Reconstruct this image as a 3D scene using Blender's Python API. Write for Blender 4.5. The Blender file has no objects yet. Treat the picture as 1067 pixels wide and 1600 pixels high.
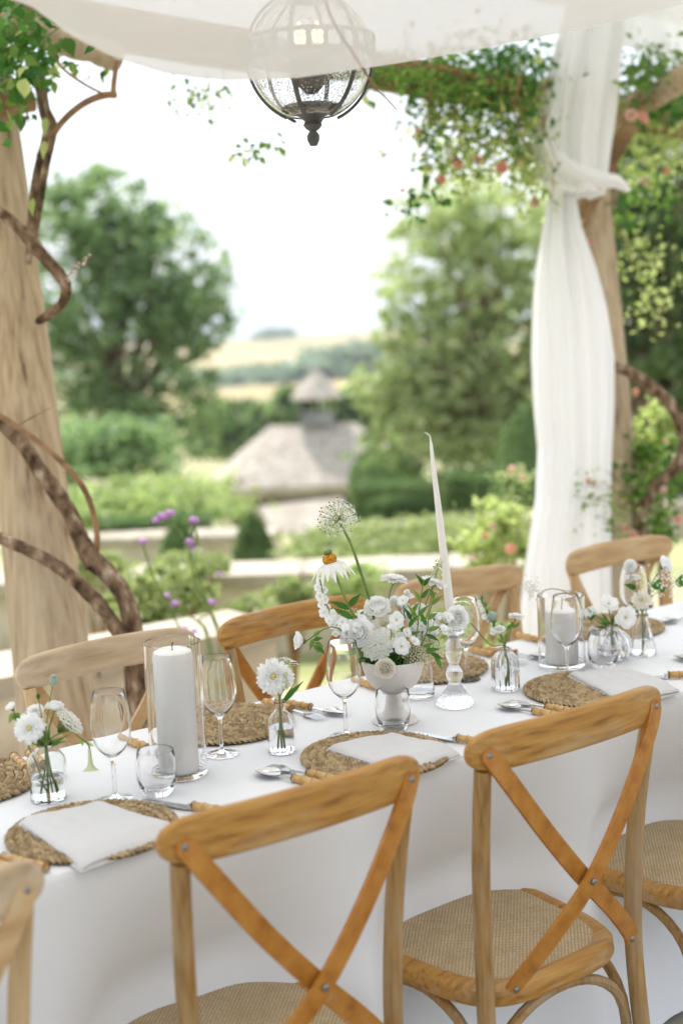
import bpy, math, random
import numpy as np
from mathutils import Vector, Matrix, noise
random.seed(7); rng = np.random.default_rng(7)
PI = math.pi
sc = bpy.context.scene
# ------------------------------------------------------------------ camera
FPX = 2222.0                      # focal length in photo pixels (50 mm, 1600 px high)
PITCH, ROLL, YAW = 0.13611, -0.04347, 0.6472
CAMZ, TZ = 1.60, 0.76             # eye height, table height
_f = Vector((0, math.cos(PITCH), -math.sin(PITCH))); _u = Vector((0, math.sin(PITCH), math.cos(PITCH))); _r = Vector((1, 0, 0))
CR = _r*math.cos(ROLL) + _u*math.sin(ROLL); CU = -_r*math.sin(ROLL) + _u*math.cos(ROLL); CF = _f
CAM = Vector((0, 0, CAMZ))
cd = bpy.data.cameras.new('camera'); cam = bpy.data.objects.new('camera', cd); sc.collection.objects.link(cam)
cam.matrix_world = Matrix(((CR.x, CU.x, -CF.x, 0), (CR.y, CU.y, -CF.y, 0), (CR.z, CU.z, -CF.z, CAMZ), (0, 0, 0, 1)))
cd.sensor_fit = 'VERTICAL'; cd.sensor_height = 36; cd.sensor_width = 24; cd.lens = FPX*36/1600
cd.clip_start = 0.05; cd.clip_end = 6000
cd.dof.use_dof = True; cd.dof.focus_distance = 2.88; cd.dof.aperture_fstop = 2.0
sc.camera = cam
# ------------------------------------------------------------------ sky, sun, exposure
SUN_EL, SUN_AZ = math.radians(56), math.radians(-24)      # azimuth from +Y towards +X
w = bpy.data.worlds.new('World'); sc.world = w; w.use_nodes = True
wn = w.node_tree; wn.nodes.clear()
wo = wn.nodes.new('ShaderNodeOutputWorld'); wb = wn.nodes.new('ShaderNodeBackground'); sk = wn.nodes.new('ShaderNodeTexSky')
sk.sky_type = 'NISHITA'; sk.sun_disc = False; sk.sun_elevation = SUN_EL; sk.sun_rotation = SUN_AZ
sk.air_density = 1.0; sk.dust_density = 4.0; sk.ozone_density = 1.0
wm = wn.nodes.new('ShaderNodeMix'); wm.data_type = 'RGBA'; wm.blend_type = 'MIX'
wnz = wn.nodes.new('ShaderNodeTexNoise'); wnz.inputs['Scale'].default_value = 1.8; wnz.inputs['Detail'].default_value = 5
wr = wn.nodes.new('ShaderNodeMapRange'); wr.inputs[1].default_value = .3; wr.inputs[2].default_value = .7; wr.inputs[3].default_value = .72; wr.inputs[4].default_value = .92
wn.links.new(wnz.outputs['Fac'], wr.inputs[0]); wn.links.new(wr.outputs[0], wm.inputs['Factor'])
wn.links.new(sk.outputs[0], wm.inputs['A']); wm.inputs['B'].default_value = (3.8, 4.05, 4.45, 1)     # thin bright cloud
wn.links.new(wm.outputs['Result'], wb.inputs['Color']); wb.inputs['Strength'].default_value = 0.14
wn.links.new(wb.outputs[0], wo.inputs[0])
sl = bpy.data.lights.new('sun', 'SUN'); so = bpy.data.objects.new('sun', sl); sc.collection.objects.link(so)
sl.energy = 2.7; sl.angle = math.radians(1.0); sl.color = (1, .97, .93)
sd = Vector((math.sin(SUN_AZ)*math.cos(SUN_EL), math.cos(SUN_AZ)*math.cos(SUN_EL), math.sin(SUN_EL)))
so.rotation_euler = sd.to_track_quat('Z', 'Y').to_euler(); so.location = (-4, 8, 14)
sc.view_settings.view_transform = 'Standard'; sc.view_settings.look = 'None'; sc.view_settings.gamma = 1
sc.view_settings.use_curve_mapping = False; sc.view_settings.exposure = 1.32
sc.render.engine = 'CYCLES'
cy = sc.cycles; cy.use_denoising = True; cy.max_bounces = 14; cy.transparent_max_bounces = 24; cy.transmission_bounces = 12
cy.diffuse_bounces = 4; cy.glossy_bounces = 6; cy.caustics_refractive = True; cy.caustics_reflective = False; cy.blur_glossy = 0.6; cy.sample_clamp_indirect = 16.0

# ------------------------------------------------------------------ pixels to places
def ray(u, v): return CF + CR*((u-533.5)/FPX) - CU*((v-800)/FPX)
def at(u, v, z=TZ):
    d = ray(u, v); return CAM + d*((z-CAMZ)/d.z)
def pt(u, v, d): return CAM + ray(u, v)*d
TV = Vector((math.cos(YAW), math.sin(YAW), 0)); NV = Vector((-math.sin(YAW), math.cos(YAW), 0))
def atn(u, v, n):                       # on the upright plane parallel to the table at offset n
    d = ray(u, v); return CAM + d*(n/d.dot(NV))
def SN(s, n, z=0.0): return TV*s + NV*n + Vector((0, 0, z))
def depth(P): return (Vector(P)-CAM).dot(CF)
def mpp(P): return depth(P)/FPX         # metres per photo pixel at a place
def sn(P): return P.dot(TV), P.dot(NV)

# ------------------------------------------------------------------ materials
def hexc(h, a=1):
    c = [int(h[i:i+2], 16)/255 for i in (0, 2, 4)]
    return tuple((x/12.92 if x <= .04045 else ((x+.055)/1.055)**2.4) for x in c) + (a,)
def newmat(name):
    m = bpy.data.materials.new(name); m.use_nodes = True; nt = m.node_tree; nt.nodes.clear()
    return m, nt, nt.nodes.new('ShaderNodeOutputMaterial')
def N(nt, t, **kw):
    n = nt.nodes.new(t)
    for k, v in kw.items():
        if k in n.inputs: n.inputs[k].default_value = v
        else: setattr(n, k, v)
    return n
def ramp(nt, fac, cols):
    r = nt.nodes.new('ShaderNodeValToRGB'); el = r.color_ramp.elements
    while len(el) < len(cols): el.new(.5)
    for e, (p, c) in zip(el, cols): e.position = p; e.color = c
    nt.links.new(fac, r.inputs['Fac']); return r
def noisy(name, cols, scale=8, detail=5, rough=.7, bump=.0, bscale=None, vec=(1, 1, 1), coord='Object', spec=.3, dist=0.0, sheen=0, extra=None, bdist=.01):
    m, nt, o = newmat(name); L = nt.links
    b = N(nt, 'ShaderNodeBsdfPrincipled', Roughness=rough); b.inputs['Specular IOR Level'].default_value = spec
    tc = N(nt, 'ShaderNodeTexCoord'); mp = N(nt, 'ShaderNodeMapping'); mp.inputs['Scale'].default_value = vec
    L.new(tc.outputs[coord], mp.inputs['Vector'])
    nz = N(nt, 'ShaderNodeTexNoise', Scale=scale, Detail=detail, Distortion=dist); L.new(mp.outputs[0], nz.inputs['Vector'])
    r = ramp(nt, nz.outputs['Fac'], cols); col = r.outputs['Color']
    if extra:                       # (colour, scale, lo, hi): broad wear patches
        n2 = N(nt, 'ShaderNodeTexNoise', Scale=extra[1], Detail=6, Roughness=.65)
        m2 = N(nt, 'ShaderNodeMapping'); m2.inputs['Scale'].default_value = [min(1.6, max(.45, x**.5/1.6)) for x in vec]; L.new(tc.outputs[coord], m2.inputs['Vector']); L.new(m2.outputs[0], n2.inputs['Vector'])
        oi_ = N(nt, 'ShaderNodeObjectInfo'); n2.noise_dimensions = '4D'; L.new(oi_.outputs['Random'], n2.inputs['W'])
        mr = N(nt, 'ShaderNodeMapRange'); mr.inputs[1].default_value = extra[2]; mr.inputs[2].default_value = extra[3]; mr.inputs[4].default_value = .75; L.new(n2.outputs['Fac'], mr.inputs[0])
        mx = N(nt, 'ShaderNodeMix', data_type='RGBA'); L.new(mr.outputs[0], mx.inputs['Factor']); L.new(col, mx.inputs['A']); mx.inputs['B'].default_value = extra[0]; col = mx.outputs['Result']
    L.new(col, b.inputs['Base Color'])
    if bump:
        nb = N(nt, 'ShaderNodeTexNoise', Scale=bscale or scale*3, Detail=6); L.new(mp.outputs[0], nb.inputs['Vector'])
        bp = N(nt, 'ShaderNodeBump', Strength=bump, Distance=bdist); L.new(nb.outputs['Fac'], bp.inputs['Height']); L.new(bp.outputs[0], b.inputs['Normal'])
    if sheen: b.inputs['Sheen Weight'].default_value = sheen
    L.new(b.outputs[0], o.inputs[0]); return m
def leafmat(name, c1, c2, trans=.4, tc=None, rough=.45):
    m, nt, o = newmat(name); L = nt.links
    g = N(nt, 'ShaderNodeNewGeometry'); oi = N(nt, 'ShaderNodeObjectInfo')
    ad = N(nt, 'ShaderNodeMath', operation='ADD'); L.new(g.outputs['Random Per Island'], ad.inputs[0]); L.new(oi.outputs['Random'], ad.inputs[1])
    fr = N(nt, 'ShaderNodeMath', operation='FRACT'); L.new(ad.outputs[0], fr.inputs[0])
    r = ramp(nt, fr.outputs[0], [(0, hexc(c1)), (1, hexc(c2))])
    b = N(nt, 'ShaderNodeBsdfPrincipled', Roughness=rough); b.inputs['Specular IOR Level'].default_value = .35
    L.new(r.outputs[0], b.inputs['Base Color'])
    t = N(nt, 'ShaderNodeBsdfTranslucent')
    mx = N(nt, 'ShaderNodeMix', data_type='RGBA', blend_type='MULTIPLY'); mx.inputs['Factor'].default_value = 1
    L.new(r.outputs[0], mx.inputs['A']); mx.inputs['B'].default_value = tc or (1.55, 1.65, 1.2, 1); L.new(mx.outputs['Result'], t.inputs['Color'])
    ms = N(nt, 'ShaderNodeMixShader'); ms.inputs[0].default_value = trans
    L.new(b.outputs[0], ms.inputs[1]); L.new(t.outputs[0], ms.inputs[2]); L.new(ms.outputs[0], o.inputs[0]); return m
def petalmat(name, c, trans=.3):
    m, nt, o = newmat(name); L = nt.links
    b = N(nt, 'ShaderNodeBsdfPrincipled', Roughness=.6); b.inputs['Base Color'].default_value = hexc(c); b.inputs['Specular IOR Level'].default_value = .2
    t = N(nt, 'ShaderNodeBsdfTranslucent'); t.inputs['Color'].default_value = hexc(c)
    ms = N(nt, 'ShaderNodeMixShader'); ms.inputs[0].default_value = trans
    L.new(b.outputs[0], ms.inputs[1]); L.new(t.outputs[0], ms.inputs[2]); L.new(ms.outputs[0], o.inputs[0]); return m
def fabricmat(name, c, transp=.4, transl=.5, wscale=900):
    m, nt, o = newmat(name); L = nt.links
    d = N(nt, 'ShaderNodeBsdfDiffuse', Color=hexc(c)); t = N(nt, 'ShaderNodeBsdfTranslucent', Color=hexc(c)); tr = N(nt, 'ShaderNodeBsdfTransparent')
    tcn = N(nt, 'ShaderNodeTexCoord'); wv = N(nt, 'ShaderNodeTexNoise', Scale=3.0, Detail=3); L.new(tcn.outputs['Object'], wv.inputs['Vector'])
    mr = N(nt, 'ShaderNodeMapRange'); mr.inputs[3].default_value = transp*.82; mr.inputs[4].default_value = min(1, transp*1.15); L.new(wv.outputs['Fac'], mr.inputs[0])
    a = N(nt, 'ShaderNodeMixShader'); a.inputs[0].default_value = transl; L.new(d.outputs[0], a.inputs[1]); L.new(t.outputs[0], a.inputs[2])
    b = N(nt, 'ShaderNodeMixShader'); L.new(mr.outputs[0], b.inputs[0]); L.new(a.outputs[0], b.inputs[1]); L.new(tr.outputs[0], b.inputs[2])
    L.new(b.outputs[0], o.inputs[0]); return m
def plain(name, c, rough=.5, metal=0, spec=.5, trans=0, ior=1.45, emis=None, es=0, sss=0):
    m, nt, o = newmat(name); b = N(nt, 'ShaderNodeBsdfPrincipled', Roughness=rough, Metallic=metal, IOR=ior)
    b.inputs['Base Color'].default_value = hexc(c); b.inputs['Specular IOR Level'].default_value = spec
    b.inputs['Transmission Weight'].default_value = trans
    if sss: b.inputs['Subsurface Weight'].default_value = sss; b.inputs['Subsurface Radius'].default_value = (.02, .015, .01)
    if emis: b.inputs['Emission Color'].default_value = hexc(emis); b.inputs['Emission Strength'].default_value = es
    nt.links.new(b.outputs[0], o.inputs[0]); return m
def glassmat(name, c='FFFFFF', ior=1.45, rough=0.0):
    m, nt, o = newmat(name); g = N(nt, 'ShaderNodeBsdfGlass', IOR=ior, Roughness=rough); g.inputs['Color'].default_value = hexc(c)
    nt.links.new(g.outputs[0], o.inputs[0]); return m
def seededglass(name):
    m, nt, o = newmat(name); L = nt.links; tc = N(nt, 'ShaderNodeTexCoord')
    g = N(nt, 'ShaderNodeBsdfGlass', IOR=1.45, Roughness=0.0); g.inputs['Color'].default_value = hexc('FFFFFF')
    v = N(nt, 'ShaderNodeTexVoronoi', Scale=170); L.new(tc.outputs['Object'], v.inputs['Vector'])
    mr = N(nt, 'ShaderNodeMapRange'); mr.inputs[1].default_value = .0; mr.inputs[2].default_value = .3; L.new(v.outputs['Distance'], mr.inputs[0])
    bp = N(nt, 'ShaderNodeBump', Strength=.5, Distance=.002); L.new(mr.outputs[0], bp.inputs['Height']); L.new(bp.outputs[0], g.inputs['Normal'])
    L.new(g.outputs[0], o.inputs[0]); return m
def rattanmat():
    m, nt, o = newmat('rattan_weave'); L = nt.links; tc = N(nt, 'ShaderNodeTexCoord')
    b = N(nt, 'ShaderNodeBsdfPrincipled', Roughness=.75)
    mp = N(nt, 'ShaderNodeMapping'); mp.inputs['Rotation'].default_value = (0, 0, PI/4); L.new(tc.outputs['Object'], mp.inputs[0])
    wx = N(nt, 'ShaderNodeTexWave', Scale=48, Distortion=2.5, bands_direction='X'); wy = N(nt, 'ShaderNodeTexWave', Scale=48, Distortion=2.5, bands_direction='Y')
    wx.inputs['Detail Scale'].default_value = 3; wy.inputs['Detail Scale'].default_value = 3
    L.new(mp.outputs[0], wx.inputs[0]); L.new(mp.outputs[0], wy.inputs[0])
    mx = N(nt, 'ShaderNodeMath', operation='MAXIMUM'); mx.operation = 'MULTIPLY_ADD'; mx.inputs[2].default_value = .22; L.new(wx.outputs['Fac'], mx.inputs[0]); L.new(wy.outputs['Fac'], mx.inputs[1])
    nz = N(nt, 'ShaderNodeTexNoise', Scale=24, Detail=8, Roughness=.7); L.new(tc.outputs['Object'], nz.inputs[0])
    mu = N(nt, 'ShaderNodeMath', operation='MULTIPLY'); L.new(mx.outputs[0], mu.inputs[0]); L.new(nz.outputs['Fac'], mu.inputs[1])
    r = ramp(nt, mu.outputs[0], [(.1, hexc('A08A66')), (.35, hexc('C4AE88')), (.65, hexc('D9C7A4'))]); L.new(r.outputs[0], b.inputs['Base Color'])
    bp = N(nt, 'ShaderNodeBump', Strength=.5, Distance=.002); L.new(mx.outputs[0], bp.inputs['Height']); L.new(bp.outputs[0], b.inputs['Normal'])
    L.new(b.outputs[0], o.inputs[0]); return m
def terrainmat():
    m, nt, o = newmat('garden_ground'); L = nt.links; tc = N(nt, 'ShaderNodeTexCoord'); b = N(nt, 'ShaderNodeBsdfPrincipled', Roughness=.9); b.inputs['Specular IOR Level'].default_value = .1
    n1 = N(nt, 'ShaderNodeTexNoise', Scale=.55, Detail=7); L.new(tc.outputs['Object'], n1.inputs[0])
    near = ramp(nt, n1.outputs['Fac'], [(.32, hexc('6F7D4A')), (.5, hexc('9A9A70')), (.66, hexc('BCAE92'))])
    n2 = N(nt, 'ShaderNodeTexNoise', Scale=.006, Detail=3); L.new(tc.outputs['Object'], n2.inputs[0])
    far = ramp(nt, n2.outputs['Fac'], [(.40, hexc('76825E')), (.47, hexc('A8966C')), (.7, hexc('B4A47E'))])
    sx = N(nt, 'ShaderNodeSeparateXYZ'); L.new(tc.outputs['Object'], sx.inputs[0])
    mr = N(nt, 'ShaderNodeMapRange'); mr.inputs[1].default_value = 180; mr.inputs[2].default_value = 260; L.new(sx.outputs['Y'], mr.inputs[0])
    mx = N(nt, 'ShaderNodeMix', data_type='RGBA'); L.new(mr.outputs[0], mx.inputs['Factor']); L.new(near.outputs[0], mx.inputs['A']); L.new(far.outputs[0], mx.inputs['B'])
    L.new(mx.outputs['Result'], b.inputs['Base Color']); L.new(b.outputs[0], o.inputs[0]); return m
M = {}
M['honey'] = noisy('honey_wood', [(.25, hexc('80551F')), (.42, hexc('A87735')), (.6, hexc('B6873F')), (.8, hexc('C29A5C'))], 9, 10, .5, .25, 14, vec=(.9, 11, 11), spec=.4, extra=(hexc('BCA98C'), 9, .50, .78))
M['honeyv'] = noisy('honey_wood_upright', [(.25, hexc('76592F')), (.45, hexc('9C7744')), (.75, hexc('B08F5C'))], 9, 10, .55, .25, 14, vec=(11, 11, .9), spec=.35, extra=(hexc('A8967A'), 7, .48, .66))
M['slat'] = noisy('amber_slat_wood', [(.25, hexc('824F16')), (.45, hexc('A86C22')), (.75, hexc('BA8336'))], 9, 10, .45, .2, 14, vec=(3, 9, 3), spec=.4, extra=(hexc('B39468'), 12, .62, .74))
M['pale'] = noisy('pale_limed_wood', [(.25, hexc('A48C6C')), (.5, hexc('BFA787')), (.75, hexc('CFBB9D'))], 5, 6, .6, .10, 40, vec=(1.2, 9, 9), extra=(hexc('CFC3B0'), 8, .5, .72))
M['palev'] = noisy('pale_limed_wood_upright', [(.25, hexc('A88A62')), (.5, hexc('C3A67C')), (.75, hexc('CFB48E'))], 5, 6, .6, .10, 40, vec=(9, 9, 1.2))
M['tan'] = noisy('tan_wood', [(.25, hexc('A58358')), (.5, hexc('BE9D70')), (.75, hexc('CCB088'))], 5, 6, .5, .10, 40, vec=(1.2, 9, 9), extra=(hexc('CDBB9C'), 8, .55, .74))
M['tanv'] = noisy('tan_wood_upright', [(.25, hexc('A58358')), (.5, hexc('BE9D70')), (.75, hexc('CCB088'))], 5, 6, .5, .10, 40, vec=(9, 9, 1.2))
M['post'] = noisy('weathered_oak_post', [(.30, hexc('5E4A33')), (.36, hexc('9A8263')), (.5, hexc('B39C7B')), (.7, hexc('C6B294'))], 5, 10, .8, .9, 9, vec=(9, 9, .42), extra=(hexc('AFA592'), 1.6, .42, .72), bdist=.008)
M['beam'] = noisy('dark_oak_beam', [(.25, hexc('5E4A33')), (.5, hexc('87694A')), (.75, hexc('A98B62'))], 3, 8, .75, .5, 14, vec=(3, 3, 3))
M['bark'] = noisy('shredding_bark', [(.30, hexc('2E241A')), (.42, hexc('5E4A36')), (.56, hexc('88705A')), (.72, hexc('B5A792'))], 30, 8, .9, 1.0, 60, vec=(1, 1, .6), extra=(hexc('8A5026'), 7, .60, .70), bdist=.01)
M['twig'] = noisy('twig_bark', [(.3, hexc('6E5237')), (.6, hexc('947454'))], 20, 4, .8, .4, 60)
M['stem'] = noisy('green_stem', [(.3, hexc('4E6B2C')), (.7, hexc('7C9148'))], 20, 3, .5)
M['cloth'] = noisy('white_linen_cloth', [(.3, hexc('E6E7E9')), (.7, hexc('EDEEEF'))], 3, 4, .85, .12, 900, spec=.15, sheen=.15, bdist=.0006)
M['napkin'] = noisy('grey_linen_napkin', [(.3, hexc('CCCBCA')), (.7, hexc('D1D0CF'))], 200, 4, .9, .35, 700, spec=.1, sheen=.2, bdist=.0008)
M['voile'] = fabricmat('sheer_voile', 'DAD7D1', .38, .42)
M['shadecloth'] = fabricmat('shade_canvas', 'F8F8F8', .03, .6); M['drape'] = fabricmat('white_muslin', 'F5F5F5', .14, .40)
M['glass'] = glassmat('clear_glass'); M['water'] = glassmat('vase_water', 'FFFFFF', 1.33)
M['greenglass'] = glassmat('pale_green_glass', 'FDFEFD'); M['seeded'] = seededglass('seeded_globe_glass')
M['wax'] = plain('white_wax', 'F7F5F0', .55, spec=.3, sss=0); M['taper'] = plain('ivory_wax', 'E9E4DC', .5, spec=.3, sss=.3)
M['bowl'] = noisy('chalky_white_ceramic', [(.3, hexc('DAD5CD')), (.7, hexc('E2DED7'))], 30, 5, .75, .08, 200, bdist=.001)
M['steel'] = plain('polished_steel', 'C9C9C7', .18, 1.0); M['screw'] = plain('dull_steel_screw', '8E8C88', .35, 1.0)
M['bamboo'] = noisy('bamboo_handle', [(.3, hexc('A67B42')), (.55, hexc('C9A266')), (.75, hexc('DBBC86'))], 60, 4, .35, vec=(1, 1, 1)); M['node'] = plain('dark_bamboo_node', '6E4A24', .5)
M['braid'] = leafmat('seagrass_braid', '8C7454', 'C2AC84', .0, rough=.7)
M['rattan'] = rattanmat()
M['iron'] = noisy('grey_bronze_metal', [(.3, hexc('4E4D4B')), (.7, hexc('666563'))], 30, 4, .5, .1, 60); M['bulb'] = plain('lit_filament_bulb', 'FFE9C0', .3, emis='FFE2B8', es=2.2)
M['socket'] = noisy('aged_candle_sleeve', [(.3, hexc('6A645E')), (.7, hexc('918B84'))], 40, 4, .6)
M['petal'] = petalmat('white_petal', 'FCFCFA', .42); M['petal2'] = petalmat('cream_petal', 'F8F4EA', .42); M['petalg'] = petalmat('green_white_petal', 'DDE2B8', .3)
M['lilac'] = petalmat('lilac_petal', 'C79AD2', .25); M['rosep'] = petalmat('coral_rose_petal', 'FBCFC0', .3); M['peach'] = petalmat('peach_rose_petal', 'FBE3D6', .35)
M['cone'] = noisy('orange_flower_cone', [(.3, hexc('6B6A12')), (.5, hexc('C4801A')), (.7, hexc('E3A32C'))], 300, 3, .6, .6, 500, bdist=.003); M['ycent'] = plain('yellow_green_centre', 'CBC25C', .6)
M['lace'] = petalmat('lace_floret', 'FAFAF4', .4); M['beige'] = petalmat('beige_floret', 'D8CBB2', .2); M['dark'] = plain('dark_seed', '2C2A24', .6); M['pod'] = plain('grey_green_pod', '8FA394', .6)
M['lf'] = leafmat('vine_leaf', '3D6228', '7A9648', .42); M['lfd'] = leafmat('deep_green_leaf', '2C5A1E', '4F8030', .35); M['lfy'] = leafmat('yellow_green_leaf', '8A9A58', 'C0C690', .45)
M['tree1'] = leafmat('walnut_leaf', '4E6C40', 'A0B288', .45); M['tree2'] = leafmat('ash_leaf', '8C9C6C', 'C8CCA8', .45); M['tree3'] = leafmat('dark_tree_leaf', '48603A', '8C9E6A', .42)
M['hedge'] = leafmat('box_hedge_leaf', '45603A', '7C925A', .35); M['hedgey'] = leafmat('bright_hedge_leaf', '7C8F58', 'B4BE88', .4); M['lav'] = leafmat('grey_green_shrub_leaf', '7C8A58', 'A6AE7C', .35)
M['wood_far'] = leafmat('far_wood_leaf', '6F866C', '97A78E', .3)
M['stone'] = noisy('pale_limestone', [(.3, hexc('B4A78F')), (.55, hexc('CABFA9')), (.75, hexc('D9D0BD'))], 4, 8, .85, .5, 20, bdist=.01); M['cope'] = noisy('pale_coping_stone', [(.3, hexc('9A907E')), (.7, hexc('B5AC9B'))], 6, 7, .8, .3, 30)
M['flag'] = noisy('flagstone', [(.3, hexc('AAA498')), (.55, hexc('BEB8AC')), (.75, hexc('CAC5BA'))], 3, 8, .8, .35, 18); M['mortar'] = noisy('paving_bed', [(.3, hexc('8E8A84')), (.7, hexc('A39F98'))], 12, 6, .95)
M['thatch'] = noisy('grey_thatch', [(.3, hexc('8F867A')), (.5, hexc('ACA397')), (.7, hexc('C2BAAE'))], 2, 8, .9, .6, 12, vec=(3, 3, 1)); M['timber'] = noisy('dark_timber_wall', [(.3, hexc('3C3026')), (.7, hexc('5A4A3B'))], 4, 6, .8)
M['lead'] = noisy('blue_grey_lead', [(.3, hexc('77797A')), (.7, hexc('96989A'))], 3, 5, .6); M['slate'] = noisy('pale_stone_slates', [(.3, hexc('B2A697')), (.55, hexc('CABFB1')), (.75, hexc('D8CFC3'))], 2.5, 8, .85, .4, 12)
M['ground'] = terrainmat()

# ------------------------------------------------------------------ mesh helpers
COL = sc.collection
class G:
    def __init__(s): s.v = []; s.f = []
    def add(s, vs, fs, T=None):
        o = len(s.v)
        s.v += [tuple(T @ Vector(p)) for p in vs] if T is not None else [tuple(p) for p in vs]
        s.f += [tuple(i+o for i in f) for f in fs]; return s
    def box(s, c, d, T=None):
        x, y, z = c; a, b, e = d[0]/2, d[1]/2, d[2]/2
        return s.add([(x+i*a, y+j*b, z+k*e) for i in (-1, 1) for j in (-1, 1) for k in (-1, 1)],
                     [(0, 1, 3, 2), (4, 6, 7, 5), (0, 4, 5, 1), (2, 3, 7, 6), (0, 2, 6, 4), (1, 5, 7, 3)], T)
    def lathe(s, prof, seg=24, T=None, ribs=0, amp=0.0, ribf=None, wob=0):
        n = len(prof); vs = []; fs = []
        for j in range(seg):
            a = 2*PI*j/seg
            for i, (r, z) in enumerate(prof):
                k = 1.0
                if ribs and (ribf is None or ribf(i)): k = 1 + amp*(abs(math.cos(a*ribs/2))-.5)
                if wob: k *= 1 + wob*noise.noise(Vector((math.cos(a)*1.7, math.sin(a)*1.7, z*6)))
                vs.append((r*k*math.cos(a), r*k*math.sin(a), z))
        for j in range(seg):
            j2 = (j+1) % seg
            for i in range(n-1): fs.append((j*n+i, j2*n+i, j2*n+i+1, j*n+i+1))
        return s.add(vs, fs, T)
    def tube(s, path, rad, seg=8, rough=0.0, cap=True, T=None, flat=None, sub=1, rs=30):
        P = [Vector(p) for p in path]
        if isinstance(rad, (int, float)): rad = [rad]*len(P)
        if sub > 1: P, rad = spline(P, rad, sub)
        vs = []; fs = []; up = None; n = len(P)
        for i, p in enumerate(P):
            d = (P[min(i+1, n-1)]-P[max(i-1, 0)]).normalized()
            if up is None:
                up = Vector((0, 0, 1)) if abs(d.z) < .9 else Vector((0, 1, 0))
            x = d.cross(up).normalized(); y = x.cross(d).normalized(); up = y
            for j in range(seg):
                a = 2*PI*j/seg; r = rad[i]
                if rough: r *= 1 + rough*noise.noise(Vector((math.cos(a)*1.5+p.x*rs*.4, math.sin(a)*1.5+p.y*rs*.4, p.z*rs*.4))) + rough*.7*math.sin(3*a+i*.35)*noise.noise(p*rs)
                e = 1 if flat is None else flat
                vs.append(p + x*(r*math.cos(a)) + y*(r*e*math.sin(a)))
        for i in range(n-1):
            for j in range(seg):
                k = (j+1) % seg; fs.append((i*seg+j, i*seg+k, (i+1)*seg+k, (i+1)*seg+j))
        if cap: fs.append(tuple(range(seg-1, -1, -1))); fs.append(tuple((n-1)*seg+j for j in range(seg)))
        return s.add(vs, fs, T)
    def ball(s, c, r, seg=8, rings=6, T=None):
        rx, ry, rz = (r, r, r) if isinstance(r, (int, float)) else r
        vs = [(c[0], c[1], c[2]-rz)]; fs = []
        for i in range(1, rings):
            t = -PI/2+PI*i/rings
            for j in range(seg):
                a = 2*PI*j/seg; vs.append((c[0]+rx*math.cos(t)*math.cos(a), c[1]+ry*math.cos(t)*math.sin(a), c[2]+rz*math.sin(t)))
        vs.append((c[0], c[1], c[2]+rz)); L = len(vs)-1
        for j in range(seg):
            k = (j+1) % seg; fs.append((0, 1+k, 1+j)); fs.append((L, L-seg+j, L-seg+k))
            for i in range(rings-2): fs.append((1+i*seg+j, 1+i*seg+k, 1+(i+1)*seg+k, 1+(i+1)*seg+j))
        return s.add(vs, fs, T)
    def grid(s, fn, nu, nv, T=None):
        vs = [fn(i/nu, j/nv) for i in range(nu+1) for j in range(nv+1)]
        fs = [(i*(nv+1)+j, (i+1)*(nv+1)+j, (i+1)*(nv+1)+j+1, i*(nv+1)+j+1) for i in range(nu) for j in range(nv)]
        return s.add(vs, fs, T)
    def build(s, name, mat, parent=None, org=None, smooth=True, kind=None):
        me = bpy.data.meshes.new(name)
        vs = s.v if org is None else [(a-org[0], b-org[1], c-org[2]) for a, b, c in s.v]
        me.from_pydata(vs, [], s.f); me.validate(); me.update()
        if smooth:
            me.polygons.foreach_set('use_smooth', [True]*len(me.polygons)); me.set_sharp_from_angle(angle=math.radians(42))
        me.materials.append(M[mat] if isinstance(mat, str) else mat)
        return obj(name, me, parent, kind)
def obj(name, data, parent=None, kind=None):
    o = bpy.data.objects.new(name, data); COL.objects.link(o)
    if parent is not None: o.parent = parent
    if kind: o['kind'] = kind
    return o
def spline(P, rad, sub):
    Q = []; R = []; n = len(P)
    for i in range(n-1):
        p0, p1, p2, p3 = P[max(i-1, 0)], P[i], P[i+1], P[min(i+2, n-1)]
        for k in range(sub):
            t = k/sub
            Q.append(.5*((2*p1)+(p2-p0)*t+(2*p0-5*p1+4*p2-p3)*t*t+(3*p1-p0-3*p2+p3)*t**3)); R.append(rad[i]*(1-t)+rad[i+1]*t)
    Q.append(P[-1]); R.append(rad[-1]); return Q, R
def empty(name, loc, label=None, cat=None, group=None, rz=0):
    o = obj(name, None); o.location = loc; o.rotation_euler = (0, 0, rz); o.empty_display_size = .05
    tag(o, label, cat, group); return o
def tag(o, label=None, cat=None, group=None, kind=None):
    if label: o['label'] = label
    if cat: o['category'] = cat
    if group: o['group'] = group
    if kind: o['kind'] = kind
    return o
def copy_tree(o, parent=None):
    c = o.copy(); COL.objects.link(c); c.parent = parent
    for ch in list(o.children): copy_tree(ch, c)
    return c
def frame(c, nrm, roll=0):
    q = Vector(nrm).normalized().to_track_quat('Z', 'Y').to_matrix().to_4x4()
    return Matrix.Translation(c) @ q @ Matrix.Rotation(roll, 4, 'Z')
def camdir(r, u, t): return (CR*r + CU*u - CF*t).normalized()      # right, up, towards the viewer
def npmesh(name, V, Fq, mat, parent=None, kind=None, smooth=False):
    me = bpy.data.meshes.new(name); me.from_pydata(V.tolist(), [], Fq.tolist()); me.update()
    me.materials.append(M[mat]); return obj(name, me, parent, kind)
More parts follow.
